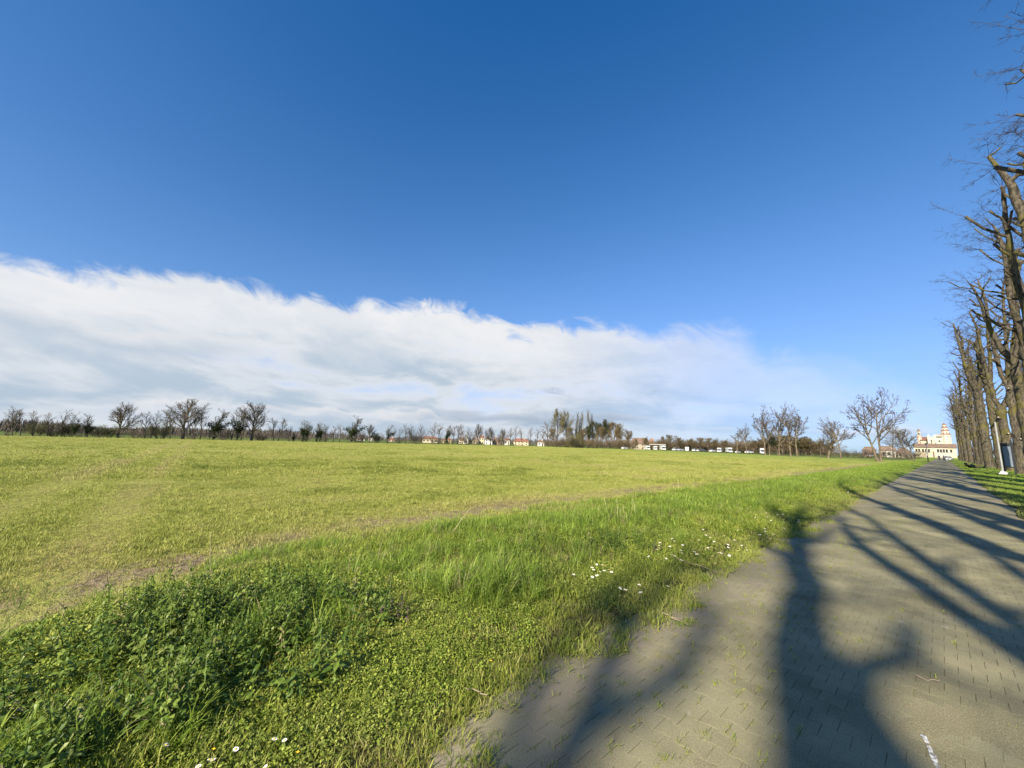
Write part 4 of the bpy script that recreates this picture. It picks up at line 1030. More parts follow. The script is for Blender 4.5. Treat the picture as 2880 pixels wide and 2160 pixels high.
# ------------------------------------------------------------------ the monastery at the end of the path
def mon():
    D = 430.0
    def fr(px, py, DD=D): return at(px, py, DD)
    c = fr(2634, 1280); rz = face_cam(c[0], c[1])
    sx = float(np.linalg.norm((fr(2674, 1280) - fr(2594, 1280))[:2])) / 80      # metres per pixel column there
    def X(px): return (px - 2634) * sx
    def Zp(py, DD=D): return height(2634, py, np.array([DD, 0.0])) + 0.3 if False else EYE + (ray(2634, py)[2] / math.hypot(*ray(2634, py)[:2])) * DD + 0.3
    # gatehouse range in front
    t = thing('gatehouse', 'long cream gatehouse with a brown tiled roof at the end of the path', 'building', (c[0], c[1], -0.3), rz)
    x0, x1 = X(2572), X(2690); hw, hr = Zp(1259), Zp(1250)
    m = MB(); m.box(x0, x1, 0, 9, -.4, hw); m.obj('wall', 'wall_cream', t)
    m = MB(); m.prism([(-.7, hw), (9.7, hw), (4.5, hr + .6)], x0 - .6, x1 + .6); m.obj('roof', 'roof_brown', t)
    m = MB(); m.box(X(2622), X(2631), -.25, -.005, -.3, hw - .25); m.obj('portal_surround', 'wall_pink', t)
    m = MB(); m.box(X(2624.5), X(2628.5), -.30, -.255, -.2, hw * .6); m.obj('gate', 'shutter', t)
    m = MB(); m.box(X(2634), X(2668), -.12, -.006, -.3, hw * .97); m.obj('white_bay', 'marble', t)
    for px in (2578, 2586, 2597, 2606, 2614, 2640, 2648, 2656, 2664, 2676):
        yb = -.14 if 2634 < px < 2668 else -.02
        m = MB(); m.box(X(px) - .55, X(px) + .55, yb - .05, yb - .0 + .01 if yb > -.1 else yb, hw * .55, hw * .85); w = m.obj('window', 'glass_dark', t)
        m = MB(); m.box(X(px) - .7, X(px) + .7, yb - .2, yb - .051, hw * .52, hw * .545); m.obj('sill', 'marble', w)
    # church behind
    DD = 520.0; k = DD / D
    c2 = at(2634, 1280, DD)
    t = thing('monastery_church', 'white marble church with a red roof, pinnacles and tiered lantern tower', 'church', (c2[0], c2[1], -0.3), face_cam(c2[0], c2[1]))
    def X2(px): return (px - 2634) * sx * k
    def Z2(py): return Zp(py, DD)
    m = MB(); m.box(X2(2593), X2(2618), 0, 24, -.4, Z2(1239)); m.obj('nave_wall', 'wall_pink', t)
    m = MB(); m.box(X2(2594), X2(2617), -.12, -.004, Z2(1246), Z2(1241)); m.obj('gallery_band', 'wall_cream', t)
    m = MB(); m.prism([(-.8, Z2(1239)), (24.8, Z2(1239)), (12, Z2(1228))], X2(2592), X2(2637)); m.obj('nave_roof', 'roof_red', t)
    m = MB(); m.box(X2(2618.2), X2(2637), -2, 20, -.4, Z2(1240)); m.obj('transept_wall', 'marble', t)
    m = MB(); m.prism([(X2(2618), Z2(1240)), (X2(2638), Z2(1240)), (X2(2628), Z2(1229))], -2.4, 20); m.v = [(y, x, z) for x, y, z in m.v]; m.obj('transept_roof', 'roof_red', t)
    m = MB(); m.box(X2(2638), X2(2658), -4, 16, -.4, Z2(1224)); m.obj('facade', 'marble', t)
    m = MB(); m.box(X2(2637.4), X2(2658.6), -4.4, 16.4, Z2(1224) + .003, Z2(1222.6)); m.obj('cornice', 'marble', t)
    for px in (2642, 2648, 2653):
        m = MB(); m.box(X2(px) - .7, X2(px) + .7, -4.12, -4.004, Z2(1231), Z2(1228)); m.obj('window', 'glass_dark', t)
    m = MB(); m.box(X2(2645), X2(2650), -4.12, -4.004, Z2(1243), Z2(1239)); m.obj('window', 'glass_dark', t)
    for px, y0, y1 in ((2618.5, 1240, 1221), (2635, 1238, 1222), (2626, 1230, 1228.5), (2630.5, 1246, 1233)):
        m = MB(); a = .9; z0, z1 = Z2(y0), Z2(y1); zz = z0 + (z1 - z0) * .62
        m.box(X2(px) - a, X2(px) + a, -2.4 - 2 * a, -2.4, z0 - 2.5, zz)
        cx, cy = X2(px), -2.4 - a
        m.add([(cx - a, cy - a, zz), (cx + a, cy - a, zz), (cx + a, cy + a, zz), (cx - a, cy + a, zz), (cx, cy, z1)], [(0, 1, 4), (1, 2, 4), (2, 3, 4), (3, 0, 4)])
        m.obj('pinnacle', 'marble', t)
    cx = X2(2591)                                                        # bell turret at the left end
    m = MB(); m.tube([(cx, 3, -.3), (cx, 3, Z2(1226))], [1.7, 1.6], 8); m.obj('turret', 'wall_pink', t)
    m = MB(); m.tube([(cx, 3, Z2(1226)), (cx, 3, Z2(1213))], [1.15, 1.0], 8); m.obj('belfry', 'marble', t)
    m = MB(); m.tube([(cx, 3, Z2(1213)), (cx, 3, Z2(1212.6)), (cx, 3, Z2(1204))], [1.0, 1.35, .05], 8); m.obj('spire', 'roof_brown', t)
    m = MB(); a = .3; m.box(cx - .45, cx + .45, 1.80, 1.93, Z2(1222), Z2(1216.5)); m.obj('bell_opening', 'glass_dark', t)
    cx = X2(2667)                                                        # lantern tower in receding tiers
    tiers = ((1232, 1222, 3.4), (1222, 1212, 2.7), (1212, 1203, 2.1), (1203, 1195, 1.5))
    for a0, a1, r in tiers:
        m = MB(); m.tube([(cx, 8, Z2(a0) - (8 if a0 == 1232 else 0)), (cx, 8, Z2(a1)), (cx, 8, Z2(a1) + .3)], [r, r, r * 1.08], 8, True); ti = m.obj('lantern_tier', 'marble', t)
        m = MB(); m.tube([(cx, 8, Z2(a1) + .3), (cx, 8, Z2(a1) + 1.1)], [r * 1.12, r * .8], 8, True); m.obj('tier_roof', 'roof_red', ti)
        for q in range(8):
            an = q * math.pi / 4 + .39; m = MB()
            wx, wy = cx + math.cos(an) * r * .93, 8 + math.sin(an) * r * .93
            m.box(wx - .2, wx + .2, wy - .2, wy + .2, Z2(a0) + 1.0, Z2(a1) - .8); m.obj('arch_opening', 'glass_dark', ti)
    m = MB(); m.tube([(cx, 8, Z2(1195) + 1), (cx, 8, Z2(1187))], [1.0, .05], 8); m.obj('lantern_spire', 'roof_brown', t)
mon()

# ------------------------------------------------------------------ parked vehicles, shelter
def wheels(t, xs, yw, r):
    for x in xs:
        for s in (-1, 1):
            m = MB(); m.tube([(x, s * yw - .1, r), (x, s * yw + .1, r)], [r, r], 12, True)
            m.add([(x + r * math.cos(a), s * yw - .1, r + r * math.sin(a)) for a in np.arange(12) * -math.pi / 6], [tuple(range(12))])
            w = m.obj('wheel', 'rubber', t, False)
            m = MB(); m.tube([(x, s * (yw + .105) - .01, r), (x, s * (yw + .105) + .01, r)], [r * .55, r * .55], 10, True); m.obj('rim', 'paint_silver', w)
def car(px, D, turn, paint, label, s=1.0, group=None):
    p = at(px, 1260, D)
    t = thing('parked_car', label, 'car', (p[0], p[1], -0.15 if D > 150 else 0), face_cam(p[0], p[1]) + turn, group, s)
    m = MB(); m.prism([(-2.1, .35), (2.1, .35), (2.12, .75), (1.9, .92), (1.0, .98), (-1.9, 1.0), (-2.1, .8)], -.85, .85); m.v = [(y, x, z) for x, y, z in m.v]; m.obj('body', paint, t)
    m = MB(); m.add([(-1.75, -.78, 1.0), (.95, -.78, .985), (.95, .78, .985), (-1.75, .78, 1.0), (-1.35, -.62, 1.48), (.15, -.62, 1.5), (.15, .62, 1.5), (-1.35, .62, 1.48)],
                    [(4, 5, 6, 7), (0, 1, 5, 4), (1, 2, 6, 5), (2, 3, 7, 6), (3, 0, 4, 7)]); m.obj('windows', 'glass_dark', t)
    m = MB(); m.box(-1.38, .18, -.64, .64, 1.483, 1.545); m.obj('roof', paint, t)
    for s_ in (-.6, .6):
        m = MB(); m.box(2.06, 2.14, s_ - .18, s_ + .18, .62, .78); m.obj('headlight', 'metal_pale', t)
        m = MB(); m.box(-2.14, -2.06, s_ - .15, s_ + .15, .65, .82); m.obj('tail_light', 'wall_brick', t)
    wheels(t, (-1.3, 1.3), .78, .32)
    return t
def camper(px, D, turn, label, s=1.0):
    p = at(px, 1262, D)
    t = thing('camper_van', label, 'camper', (p[0], p[1], -0.15), face_cam(p[0], p[1]) + turn, None, s)
    m = MB(); m.prism([(-3.0, .45), (1.2, .45), (1.2, 1.9), (2.1, 2.2), (2.1, 2.75), (1.6, 2.9), (-3.0, 2.9)], -1.1, 1.1); m.v = [(y, x, z) for x, y, z in m.v]; m.obj('body', 'paint_white', t)
    m = MB(); m.prism([(1.203, .45), (3.0, .45), (3.0, 1.0), (2.2, 1.2), (1.6, 1.87), (1.203, 1.87)], -.98, .98); m.v = [(y, x, z) for x, y, z in m.v]; m.obj('cab', 'paint_white', t)
    m = MB(); m.add([(2.23, -.85, 1.22), (2.23, .85, 1.22), (1.66, .85, 1.86), (1.66, -.85, 1.86)], [(0, 1, 2, 3)]); m.obj('windscreen', 'glass_dark', t)
    for s_ in (-1, 1):
        m = MB(); m.box(-2.3, -1.2, min(s_ * 1.1, s_ * 1.13), max(s_ * 1.1, s_ * 1.13), 1.6, 2.2); m.obj('window', 'glass_dark', t)
        m = MB(); m.box(1.35, 2.0, min(s_ * .98, s_ * 1.0), max(s_ * .98, s_ * 1.0), 1.2, 1.7); m.obj('side_window', 'glass_dark', t)
    wheels(t, (-1.7, 2.2), .92, .36)
    return t
VEH = 248
car(1757, 244, .9, 'paint_white', 'small white car parked left of the farmhouse')
camper(1821, 243, -1.25, 'white camper van at the left end of the flat-roofed shelter', .85)
camper(1843, 241, -1.45, 'white camper van under the middle of the flat-roofed shelter', .8)
camper(1864, 240, -1.3, 'white camper van at the right end of the flat-roofed shelter', .95)
car(1901, 238, 1.0, 'paint_white', 'white car parked first to the right of the shelter', 1.1)
car(1914, 240, .9, 'paint_silver', 'silver car parked beside the first white car')
camper(1933, 236, 1.5, 'white camper seen end-on in the middle of the vehicle row', .8)
car(1954, 236, 1.2, 'paint_white', 'white car parked beside the end-on camper')
car(1963, 238, 1.3, 'paint_white', 'white car behind thin trunks in the vehicle row', .9)
car(1978, 240, 0.1, 'paint_dark', 'dark car parked under the brown trees')
car(2004, 232, 1.1, 'paint_white', 'white car parked just left of the tall white campers', 1.0)
camper(2024, 228, -1.75, 'tall white camper facing the field beside another tall camper', .8)
camper(2050, 225, -1.3, 'tall white camper with an overhanging cab under brown trees', .88)
car(2075, 224, 1.2, 'paint_white', 'white car half hidden by the first small budded tree', .8)
car(2106, 222, 1.0, 'paint_white', 'white car behind the second budded tree')
camper(2144, 215, -1.5, 'white box truck seen head-on behind the tall budded trees', .9)
car(2465 - 18, 310, .3, 'paint_white', 'white car in front of the low brick farm building')
p = at(1850, 1262, 246)
t = thing('shelter', 'open shelter with a flat pale roof over white campers', 'shelter', (p[0], p[1], -.3), face_cam(p[0], p[1]))
m = MB(); m.box(-4.6, 4.6, -3, 3, 3.35, 3.6); m.obj('roof', 'stone_pale', t)
for x in (-4.4, 0, 4.4):
    for y in (-2.8, 2.8):
        m = MB(); m.box(x - .08, x + .08, y - .08, y + .08, 0, 3.347); m.obj('post', 'shutter', t)
pc = gp(2664, 1289)
c = car(2664, 215, 1.45, 'paint_silver', 'silver car standing at the far end of the paved path')

# ------------------------------------------------------------------ walkers and dog on the path
def skin_obj(name, verts, edges, radii, mats, parent, sub=2, zones=None):
    me = bpy.data.meshes.new(name); me.from_pydata(verts, edges, [])
    o = link(name, me, parent)
    md = o.modifiers.new('skin', 'SKIN'); md.use_smooth_shade = True
    for i, r in enumerate(radii):
        me.skin_vertices[0].data[i].radius = (r, r) if not isinstance(r, tuple) else r
    me.skin_vertices[0].data[0].use_root = True
    o.modifiers.new('sub', 'SUBSURF').levels = sub; o.modifiers['sub'].render_levels = sub
    me.materials.append(MATS[mats])
    return o
def cloth_mat(name, top, legs):
    m, t = newmat(name)
    sep = t.n('ShaderNodeSeparateXYZ'); t.L.new(objc(t), sep.inputs[0]); z = sep.outputs[2]
    c = t.mix(t.math('GREATER_THAN', z, 0.08), C(0.03, 0.028, 0.026), C(*legs))
    c = t.mix(t.math('GREATER_THAN', z, 0.92), c, C(*top))
    c = t.mix(t.math('GREATER_THAN', z, 1.46), c, C(0.50, 0.31, 0.22))
    hand = t.math('MULTIPLY', t.math('LESS_THAN', z, 0.86), t.math('GREATER_THAN', t.math('ABSOLUTE', sep.outputs[0]), 0.235))
    c = t.mix(hand, c, C(0.50, 0.31, 0.22))
    finish(t, c, 0.85)
    return name
def person(px, Y, x, label, top, legs, stride, phase, s=1.0):
    nm = cloth_mat('clothes_%d' % px, top, legs)
    t = thing('person', label, 'person', (x, Y, 0), R(4), None, s)
    k = stride * phase
    V = [(0, 0, .95), (0, 0, 1.12), (0, 0, 1.35), (0, 0, 1.47), (0, .01, 1.53), (0, .02, 1.64), (0, .02, 1.72),
         (.10, 0, .90), (.11, .16 * k, .50), (.11, .10 * k - .06, .09), (.11, .10 * k + .10, .04),
         (-.10, 0, .90), (-.11, -.10 * k + .03, .50), (-.11, -.30 * k - .05, .11), (-.11, -.30 * k + .10, .05),
         (.20, 0, 1.38), (.25, -.10 * k, 1.10), (.27, -.02 * k + .05, .87), (.27, .02 - .02 * k + .05, .79),
         (-.20, 0, 1.38), (-.25, .10 * k, 1.10), (-.27, .22 * k + .03, .89), (-.27, .25 * k + .04, .81)]
    Eg = [(0, 1), (1, 2), (2, 3), (3, 4), (4, 5), (5, 6), (0, 7), (7, 8), (8, 9), (9, 10), (0, 11), (11, 12), (12, 13), (13, 14), (2, 15), (15, 16), (16, 17), (17, 18), (2, 19), (19, 20), (20, 21), (21, 22)]
    Rd = [(.16, .12), (.15, .11), (.18, .12), .07, .06, (.085, .10), .06, .10, .075, .05, .04, .10, .075, .05, .04, .075, .052, .038, .042, .075, .052, .038, .042]
    skin_obj('body', V, Eg, Rd, nm, t)
    skin_obj('hair', [(0, -.01, 1.74), (0, -.05, 1.70), (0, -.07, 1.62)], [(0, 1), (1, 2)], [.085, .095, .06], 'hair', t)
    return t
pa, pb, pd = gp(2642.5, 1296), gp(2656, 1296), gp(2663, 1296)
person(1, pa[1], max(pa[0], -1.6), 'person in dark jacket and trousers walking on the path left of the other walker', (0.02, 0.02, 0.025), (0.045, 0.05, 0.06), 1.0, 1)
person(2, pb[1] + 2, pb[0], 'person in a grey top and black trousers walking with a small white dog', (0.23, 0.23, 0.24), (0.015, 0.015, 0.018), 1.0, -1)
dg = thing('dog', 'small white dog trotting beside the walker in the grey top', 'dog', (pd[0], pd[1], 0), R(10))
skin_obj('body', [(0, -.22, .30), (0, 0, .29), (0, .18, .32), (0, .28, .42), (0, .36, .46), (0, .45, .43), (.07, .17, .20), (.07, .19, .03), (-.07, .17, .20), (-.07, .13, .03), (.07, -.19, .22), (.075, -.27, .13), (.075, -.24, .03), (-.07, -.19, .22), (-.075, -.25, .13), (-.075, -.20, .03), (0, -.32, .38), (0, -.35, .48), (.045, .34, .54), (-.045, .34, .54)],
         [(0, 1), (1, 2), (2, 3), (3, 4), (4, 5), (2, 6), (6, 7), (2, 8), (8, 9), (0, 10), (10, 11), (11, 12), (0, 13), (13, 14), (14, 15), (0, 16), (16, 17), (4, 18), (4, 19)],
         [.10, .095, .11, .07, .075, .035, .04, .025, .04, .025, .05, .03, .025, .05, .03, .025, .03, .02, .02, .02], 'fur_white', dg)

# ------------------------------------------------------------------ grass and herbs (uncountable: scattered stuff)
def blade(mb, p, az_, L, w, bend, rn, mi=0, seg=3):
    d = np.array([math.cos(az_), math.sin(az_), 0]); s = np.array([-d[1], d[0], 0])
    pts = []; ang = rn.uniform(0.03, 0.25); q = np.array(p, float)
    for k in range(seg + 1):
        pts.append(q.copy()); q = q + (d * math.sin(ang) + np.array([0, 0, math.cos(ang)])) * L / seg; ang += bend / seg
    vs, fs = [], []
    for k, q in enumerate(pts[:-1]):
        ww = w * (1 - 0.55 * (k / seg) ** 1.5); vs += [tuple(q - s * ww), tuple(q + s * ww)]
    vs.append(tuple(pts[-1]))
    for k in range(seg - 1): fs.append((2 * k, 2 * k + 1, 2 * k + 3, 2 * k + 2))
    fs.append((2 * seg - 2, 2 * seg - 1, 2 * seg)); mb.add(vs, fs, mi)
def tuft(rn, n, L, w, spread, bend, seg=3, lv=0.4):
    mb = MB()
    for k in range(n):
        a = rn.uniform(0, 6.283); r = spread * math.sqrt(rn.rand())
        blade(mb, (math.cos(a) * r, math.sin(a) * r, -0.01), a + rn.normal(0, 0.9), L * rn.uniform(1 - lv, 1 + lv), w * rn.uniform(.7, 1.3), rn.uniform(*bend), rn, 0, seg)
    return mb
def leafy(rn, n, Hh, size, spread):
    """low broad-leaved herbs: small rounded leaves on short stalks"""
    mb = MB()
    for k in range(n):
        a = rn.uniform(0, 6.283); r = spread * math.sqrt(rn.rand()); c = np.array([math.cos(a) * r, math.sin(a) * r, Hh * rn.uniform(.35, 1.1)])
        nrm = unit(rn.normal(0, .45, 3) + np.array([0, 0, 1])); u = unit(np.cross(nrm, rn.normal(0, 1, 3))); v = np.cross(nrm, u); s = size * rn.uniform(.6, 1.3)
        mb.add([tuple(c - u * s), tuple(c - u * s * .25 + v * s * .75), tuple(c + u * s * .75 + v * s * .45 + nrm * s * .15), tuple(c + u * s), tuple(c + u * s * .75 - v * s * .45 + nrm * s * .15), tuple(c - u * s * .25 - v * s * .75)], [(0, 1, 2, 3), (0, 3, 4, 5)])
    return mb
def nettle(rn, Hh):
    mb = MB(); top = np.array([rn.normal(0, .06), rn.normal(0, .06), Hh]); n = 9
    mb.tube([(0, 0, 0), tuple(top * .5 + rn.normal(0, .01, 3)), tuple(top)], [.004, .003, .002], 3)
    for k in range(1, n + 1):
        f = k / n; c = top * f; a0 = k * 1.57 + rn.uniform(-.4, .4); L = .062 * (1.15 - .55 * f) * rn.uniform(.8, 1.2)
        if k == n: L *= .6
        for s in (0, 1):
            a = a0 + math.pi * s; d = np.array([math.cos(a), math.sin(a), 0]); sd = np.array([-d[1], d[0], 0])
            tilt = rn.uniform(-.55, .35); e = d * math.cos(tilt) + np.array([0, 0, math.sin(tilt)])
            b = c + e * L * .22; m1 = b + e * L * .32; m2 = b + e * L * .66 + np.array([0, 0, -.008]); tp = b + e * L + np.array([0, 0, -.025]); w = L * .30
            mb.add([tuple(b), tuple(m1 + sd * w), tuple(m1 + np.array([0, 0, -.006])), tuple(m1 - sd * w), tuple(m2 + sd * w * .65), tuple(m2), tuple(m2 - sd * w * .65), tuple(tp)],
                   [(0, 2, 1), (0, 3, 2), (1, 2, 5, 4), (2, 3, 6, 5), (4, 5, 7), (5, 6, 7)])
    return mb
PCOL = {}
def protos(key, meshes):
    c = bpy.data.collections.new('tufts_' + key)
    for k, me in enumerate(meshes):
        o = bpy.data.objects.new('%s_tuft_%02d' % (key, k), me); c.objects.link(o)
    PCOL[key] = (c, len(meshes))
rn = np.random.RandomState(21)
protos('short', [tuft(rn, 22, .056, .0026, .065, (.5, 1.8), lv=.65).mesh('short%d' % k, 'grass_short') for k in range(4)])
protos('long', [tuft(rn, 24, .26, .0032, .06, (.7, 1.9), 5).mesh('long%d' % k, 'grass_long') for k in range(3)])
protos('clover', [leafy(rn, 46, .045, .0075, .085).mesh('clover%d' % k, 'clover') for k in range(3)])
protos('nettle', [nettle(rn, h).mesh('nettle%d' % k, 'nettle') for k, h in enumerate((.34, .42, .30, .38))])
protos('crop', [tuft(rn, 34, .050, .0040, .13, (.4, 1.6), 2, .6).mesh('crop%d' % k, 'crop') for k in range(4)])
protos('cropfar', [tuft(rn, 40, .075, .012, .36, (.5, 1.6), 2, .6).mesh('cropfar%d' % k, 'crop') for k in range(4)])
protos('mid', [tuft(rn, 24, .16, .0075, .16, (.5, 1.5), 3).mesh('mid%d' % k, 'grass_long') for k in range(4)])
def scatter(name, key, P, scl, tint, label, cat, tilt=0.12):
    c, npro = PCOL[key]; n = len(P); rr = np.random.RandomState(n)
    me = bpy.data.meshes.new(name); me.vertices.add(n); me.vertices.foreach_set('co', np.asarray(P, np.float32).ravel())
    def attr(nm, typ, arr, fld):
        a = me.attributes.new(nm, typ, 'POINT'); a.data.foreach_set(fld, np.ascontiguousarray(arr).ravel())
    rot = np.stack([rr.normal(0, tilt, n), rr.normal(0, tilt, n), rr.uniform(0, 6.283, n)], -1).astype(np.float32)
    attr('rot', 'FLOAT_VECTOR', rot, 'vector'); attr('scl', 'FLOAT', np.asarray(scl, np.float32), 'value')
    attr('tint', 'FLOAT', np.clip(np.where(np.asarray(tint) > 0, .4 + .6 * np.asarray(tint), .4 + np.asarray(tint)), 0, 1).astype(np.float32), 'value'); attr('pid', 'INT', rr.randint(0, npro, n).astype(np.int32), 'value')
    o = link(name, me); tag(o, label, cat, kind='stuff')
    ng = bpy.data.node_groups.new(name, 'GeometryNodeTree')
    ng.interface.new_socket('Geometry', in_out='INPUT', socket_type='NodeSocketGeometry'); ng.interface.new_socket('Geometry', in_out='OUTPUT', socket_type='NodeSocketGeometry')
    N = ng.nodes.new; gi, go = N('NodeGroupInput'), N('NodeGroupOutput')
    ci = N('GeometryNodeCollectionInfo'); ci.inputs['Collection'].default_value = c; ci.inputs['Separate Children'].default_value = True; ci.inputs['Reset Children'].default_value = True
    ip = N('GeometryNodeInstanceOnPoints'); ip.inputs['Pick Instance'].default_value = True
    def na(nm, typ):
        q = N('GeometryNodeInputNamedAttribute'); q.data_type = typ; q.inputs[0].default_value = nm; return q.outputs[0]
    Lk = ng.links.new
    Lk(gi.outputs[0], ip.inputs['Points']); Lk(ci.outputs[0], ip.inputs['Instance']); Lk(na('pid', 'INT'), ip.inputs['Instance Index'])
    Lk(na('rot', 'FLOAT_VECTOR'), ip.inputs['Rotation']); Lk(na('scl', 'FLOAT'), ip.inputs['Scale']); Lk(ip.outputs[0], go.inputs[0])
    md = o.modifiers.new('scatter', 'NODES'); md.node_group = ng
    return o
def in_view(x, y, marg=16):
    a = np.degrees(np.arctan2(x, y)); return (a > -106 - marg) & (a < 6 + marg)
gr = np.random.RandomState(31)
def tram(x, y):
    """wheel tracks that cross the field"""
    v = y + 1.7 + .055 * (x + 24) + .25 * (vnoise(x, 0 * x, 91, .15) - .5)
    q = np.mod(v + 14, 28) - 14
    return np.exp(-(q / .45) ** 2) + np.exp(-((q - 2.0) / .45) ** 2)
def fieldvar(x, y):
    a = vnoise(x, y, 92, .16) * .25 + vnoise(x, y, 95, .45) * .35 + vnoise(x, y, 93, 1.2) * .25 + vnoise(x, y, 94, 3.0) * .15 + .035 * np.sin(x * 2.1 + .5 * np.sin(y * .2))
    return (a - .5) * 2
def cloud(n, x0, x1, y0, y1):
    return gr.uniform(x0, x1, n), gr.uniform(y0, y1, n)
def keep(x, y, *m):
    k = in_view(x, y) & (np.hypot(x, y) > 0.9)
    for q in m: k &= q
    return x[k], y[k]
def thin(x, y, r0, p): return gr.rand(len(x)) < np.minimum(1, (r0 / np.hypot(x, y)) ** p)
# nettle beds, as blobs on the verge
NETTLE = [(-3.95, .28, .80, .60), (-3.4, .60, .70, .50), (-3.05, .92, .42, .40), (-3.55, -.22, .70, .42), (-4.1, .95, .50, .42), (-2.95, -.32, .45, .35), (-3.5, 1.45, .38, .30), (-3.0, .25, .40, .30), (-3.6, 5.6, .6, .8), (-4.2, 4.2, .5, .8), (-4.3, 8.0, .5, 1.2)]
def nettle_f(x, y):
    f = 0 * x
    for a, b, c, d in NETTLE: f = np.maximum(f, np.exp(-(((x - a) / c) ** 2 + ((y - b) / d) ** 2) * 1.2))
    return f * (0.7 + 0.6 * vnoise(x, y, 41, 2.5))
def long_f(x, y):
    band = np.exp(-((x + 4.5) / 1.25) ** 2)
    blob = np.exp(-(((x + 3.4) / .55) ** 2 + ((y - 2.8) / .8) ** 2)) * 1.1 + np.exp(-(((x + 4.6) / .6) ** 2 + ((y - 2.2) / .8) ** 2)) * .8
    mead = np.clip((vnoise(x, y, 44, 1.1) - .52) * 3, 0, .7) * np.clip((path_left(y) - .5 - x) / .6, 0, 1)
    return np.maximum(np.maximum(blob, mead), band * np.clip((y - .5) / 2.5, 0, 1) * (0.25 + 1.0 * vnoise(x, y, 43, .8)))
def edge_dry(x, y): return np.clip(1 - (path_left(y) - x) / 0.9, 0, 1)
# short sward of the left verge
x, y = cloud(150000, -8.0, -1.85, -3, 24)
k0 = thin(x, y, 3.2, 1.15); fe = field_edge(y)
dens = np.clip((path_left(y) + .10 + .30 * (vnoise(x, y, 46, 6) - .45) - x) / .16, 0, 1) * np.clip((x - fe) / .9, 0, 1) * (0.30 + 0.85 * vnoise(x, y, 45, 2.2))
x, y = keep(x, y, k0, gr.rand(len(x)) < dens)
r = np.hypot(x, y)
sc = (0.75 + .5 * vnoise(x, y, 47, 1.5)) * gr.uniform(.7, 1.3, len(x)) * (1 - .45 * edge_dry(x, y)) * (1 + .03 * r)
ti = .0 + .36 * edge_dry(x, y) + .45 * np.clip(1 - (x - field_edge(y)) / 1.4, 0, 1) + .75 * (vnoise(x, y, 48, 1.1) - .45) + gr.normal(0, .22, len(x))
scatter('verge_grass', 'short', np.stack([x, y, verge_z(x, y)], -1), sc, ti, 'short green and straw-coloured grass covering the verge by the path', 'grass', .25)
x, y = cloud(90000, -7.6, -2.1, -3, 16)
x, y = keep(x, y, thin(x, y, 3.0, 1.3), gr.rand(len(x)) < (vnoise(x, y, 51, 1.3) > .32) * np.clip((path_left(y) - .15 - x) / .5, 0, 1) * np.clip((x - field_edge(y)) / .8, 0, 1) * .8)
scatter('verge_clover', 'clover', np.stack([x, y, verge_z(x, y)], -1), gr.uniform(.55, 1.1, len(x)) * (1 + .45 * np.exp(-((x + 4.3) / 1.2) ** 2)), .25 * (vnoise(x, y, 52, 1.2) - .2) + gr.normal(0, .08, len(x)), 'low round-leaved clover and chickweed growing through the verge grass', 'weeds', .3)
# lush long grass
x, y = cloud(60000, -7.2, -2.4, -2, 30)
x, y = keep(x, y, thin(x, y, 4.0, 1.0), gr.rand(len(x)) < (long_f(x, y) - .18) * .6)
scatter('long_grass', 'long', np.stack([x, y, verge_z(x, y)], -1), gr.uniform(.55, 1.1, len(x)) * (.7 + .4 * np.clip(long_f(x, y), 0, 1)), .12 * gr.rand(len(x)) + (gr.rand(len(x)) < .05) * .8, 'lush tufts of long arching green grass along the middle of the verge', 'grass', .15)
x, y = cloud(17000, -6.0, -2.1, -2.2, 11)
x, y = keep(x, y, gr.rand(len(x)) < (nettle_f(x, y) - .28) * 1.5 * (.25 + 1.3 * (vnoise(x, y, 42, 3.6) > .42)) * np.minimum(1, 4 / np.hypot(x, y)))
scatter('nettle_bed', 'nettle', np.stack([x, y, verge_z(x, y)], -1), gr.uniform(.38, 1.0, len(x)) * np.where(y > 3, .65, 1.0), gr.normal(-.12, .18, len(x)) + (gr.rand(len(x)) < .03) * .9, 'bed of dark green young nettles on the verge beside the field', 'nettles', .2)
# verge grass farther along, both sides
x, y = cloud(90000, -9.0, -1.9, 10, 120)
x, y = keep(x, y, thin(x, y, 13, 1.3), gr.rand(len(x)) < np.clip((path_left(y) - .1 - x) / .3, 0, 1))
scatter('far_verge_grass', 'mid', np.stack([x, y, verge_z(x, y) - .02], -1), gr.uniform(.4, .9, len(x)) * (.45 + .8 * np.exp(-((x + 4.6) / 1.6) ** 2)), .20 * vnoise(x, y, 55, .5) + .25 * edge_dry(x, y) + .5 * np.clip((-x - 6.3) / 1.5, 0, 1), 'green verge grass running away along the path', 'grass', .2)
x, y = cloud(60000, 1.25, 12, 14, 130)
x, y = keep(x, y, thin(x, y, 22, 1.2), gr.rand(len(x)) < np.clip((x - path_right(y)) / .35, 0, 1))
scatter('right_verge_grass', 'mid', np.stack([x, y, 0 * x + .01], -1), gr.uniform(.35, .75, len(x)), .25 * vnoise(x, y, 56, .5) + .3 * np.clip(1 - (x - path_right(y)) / .6, 0, 1), 'short green grass between the path and the limes', 'grass', .2)
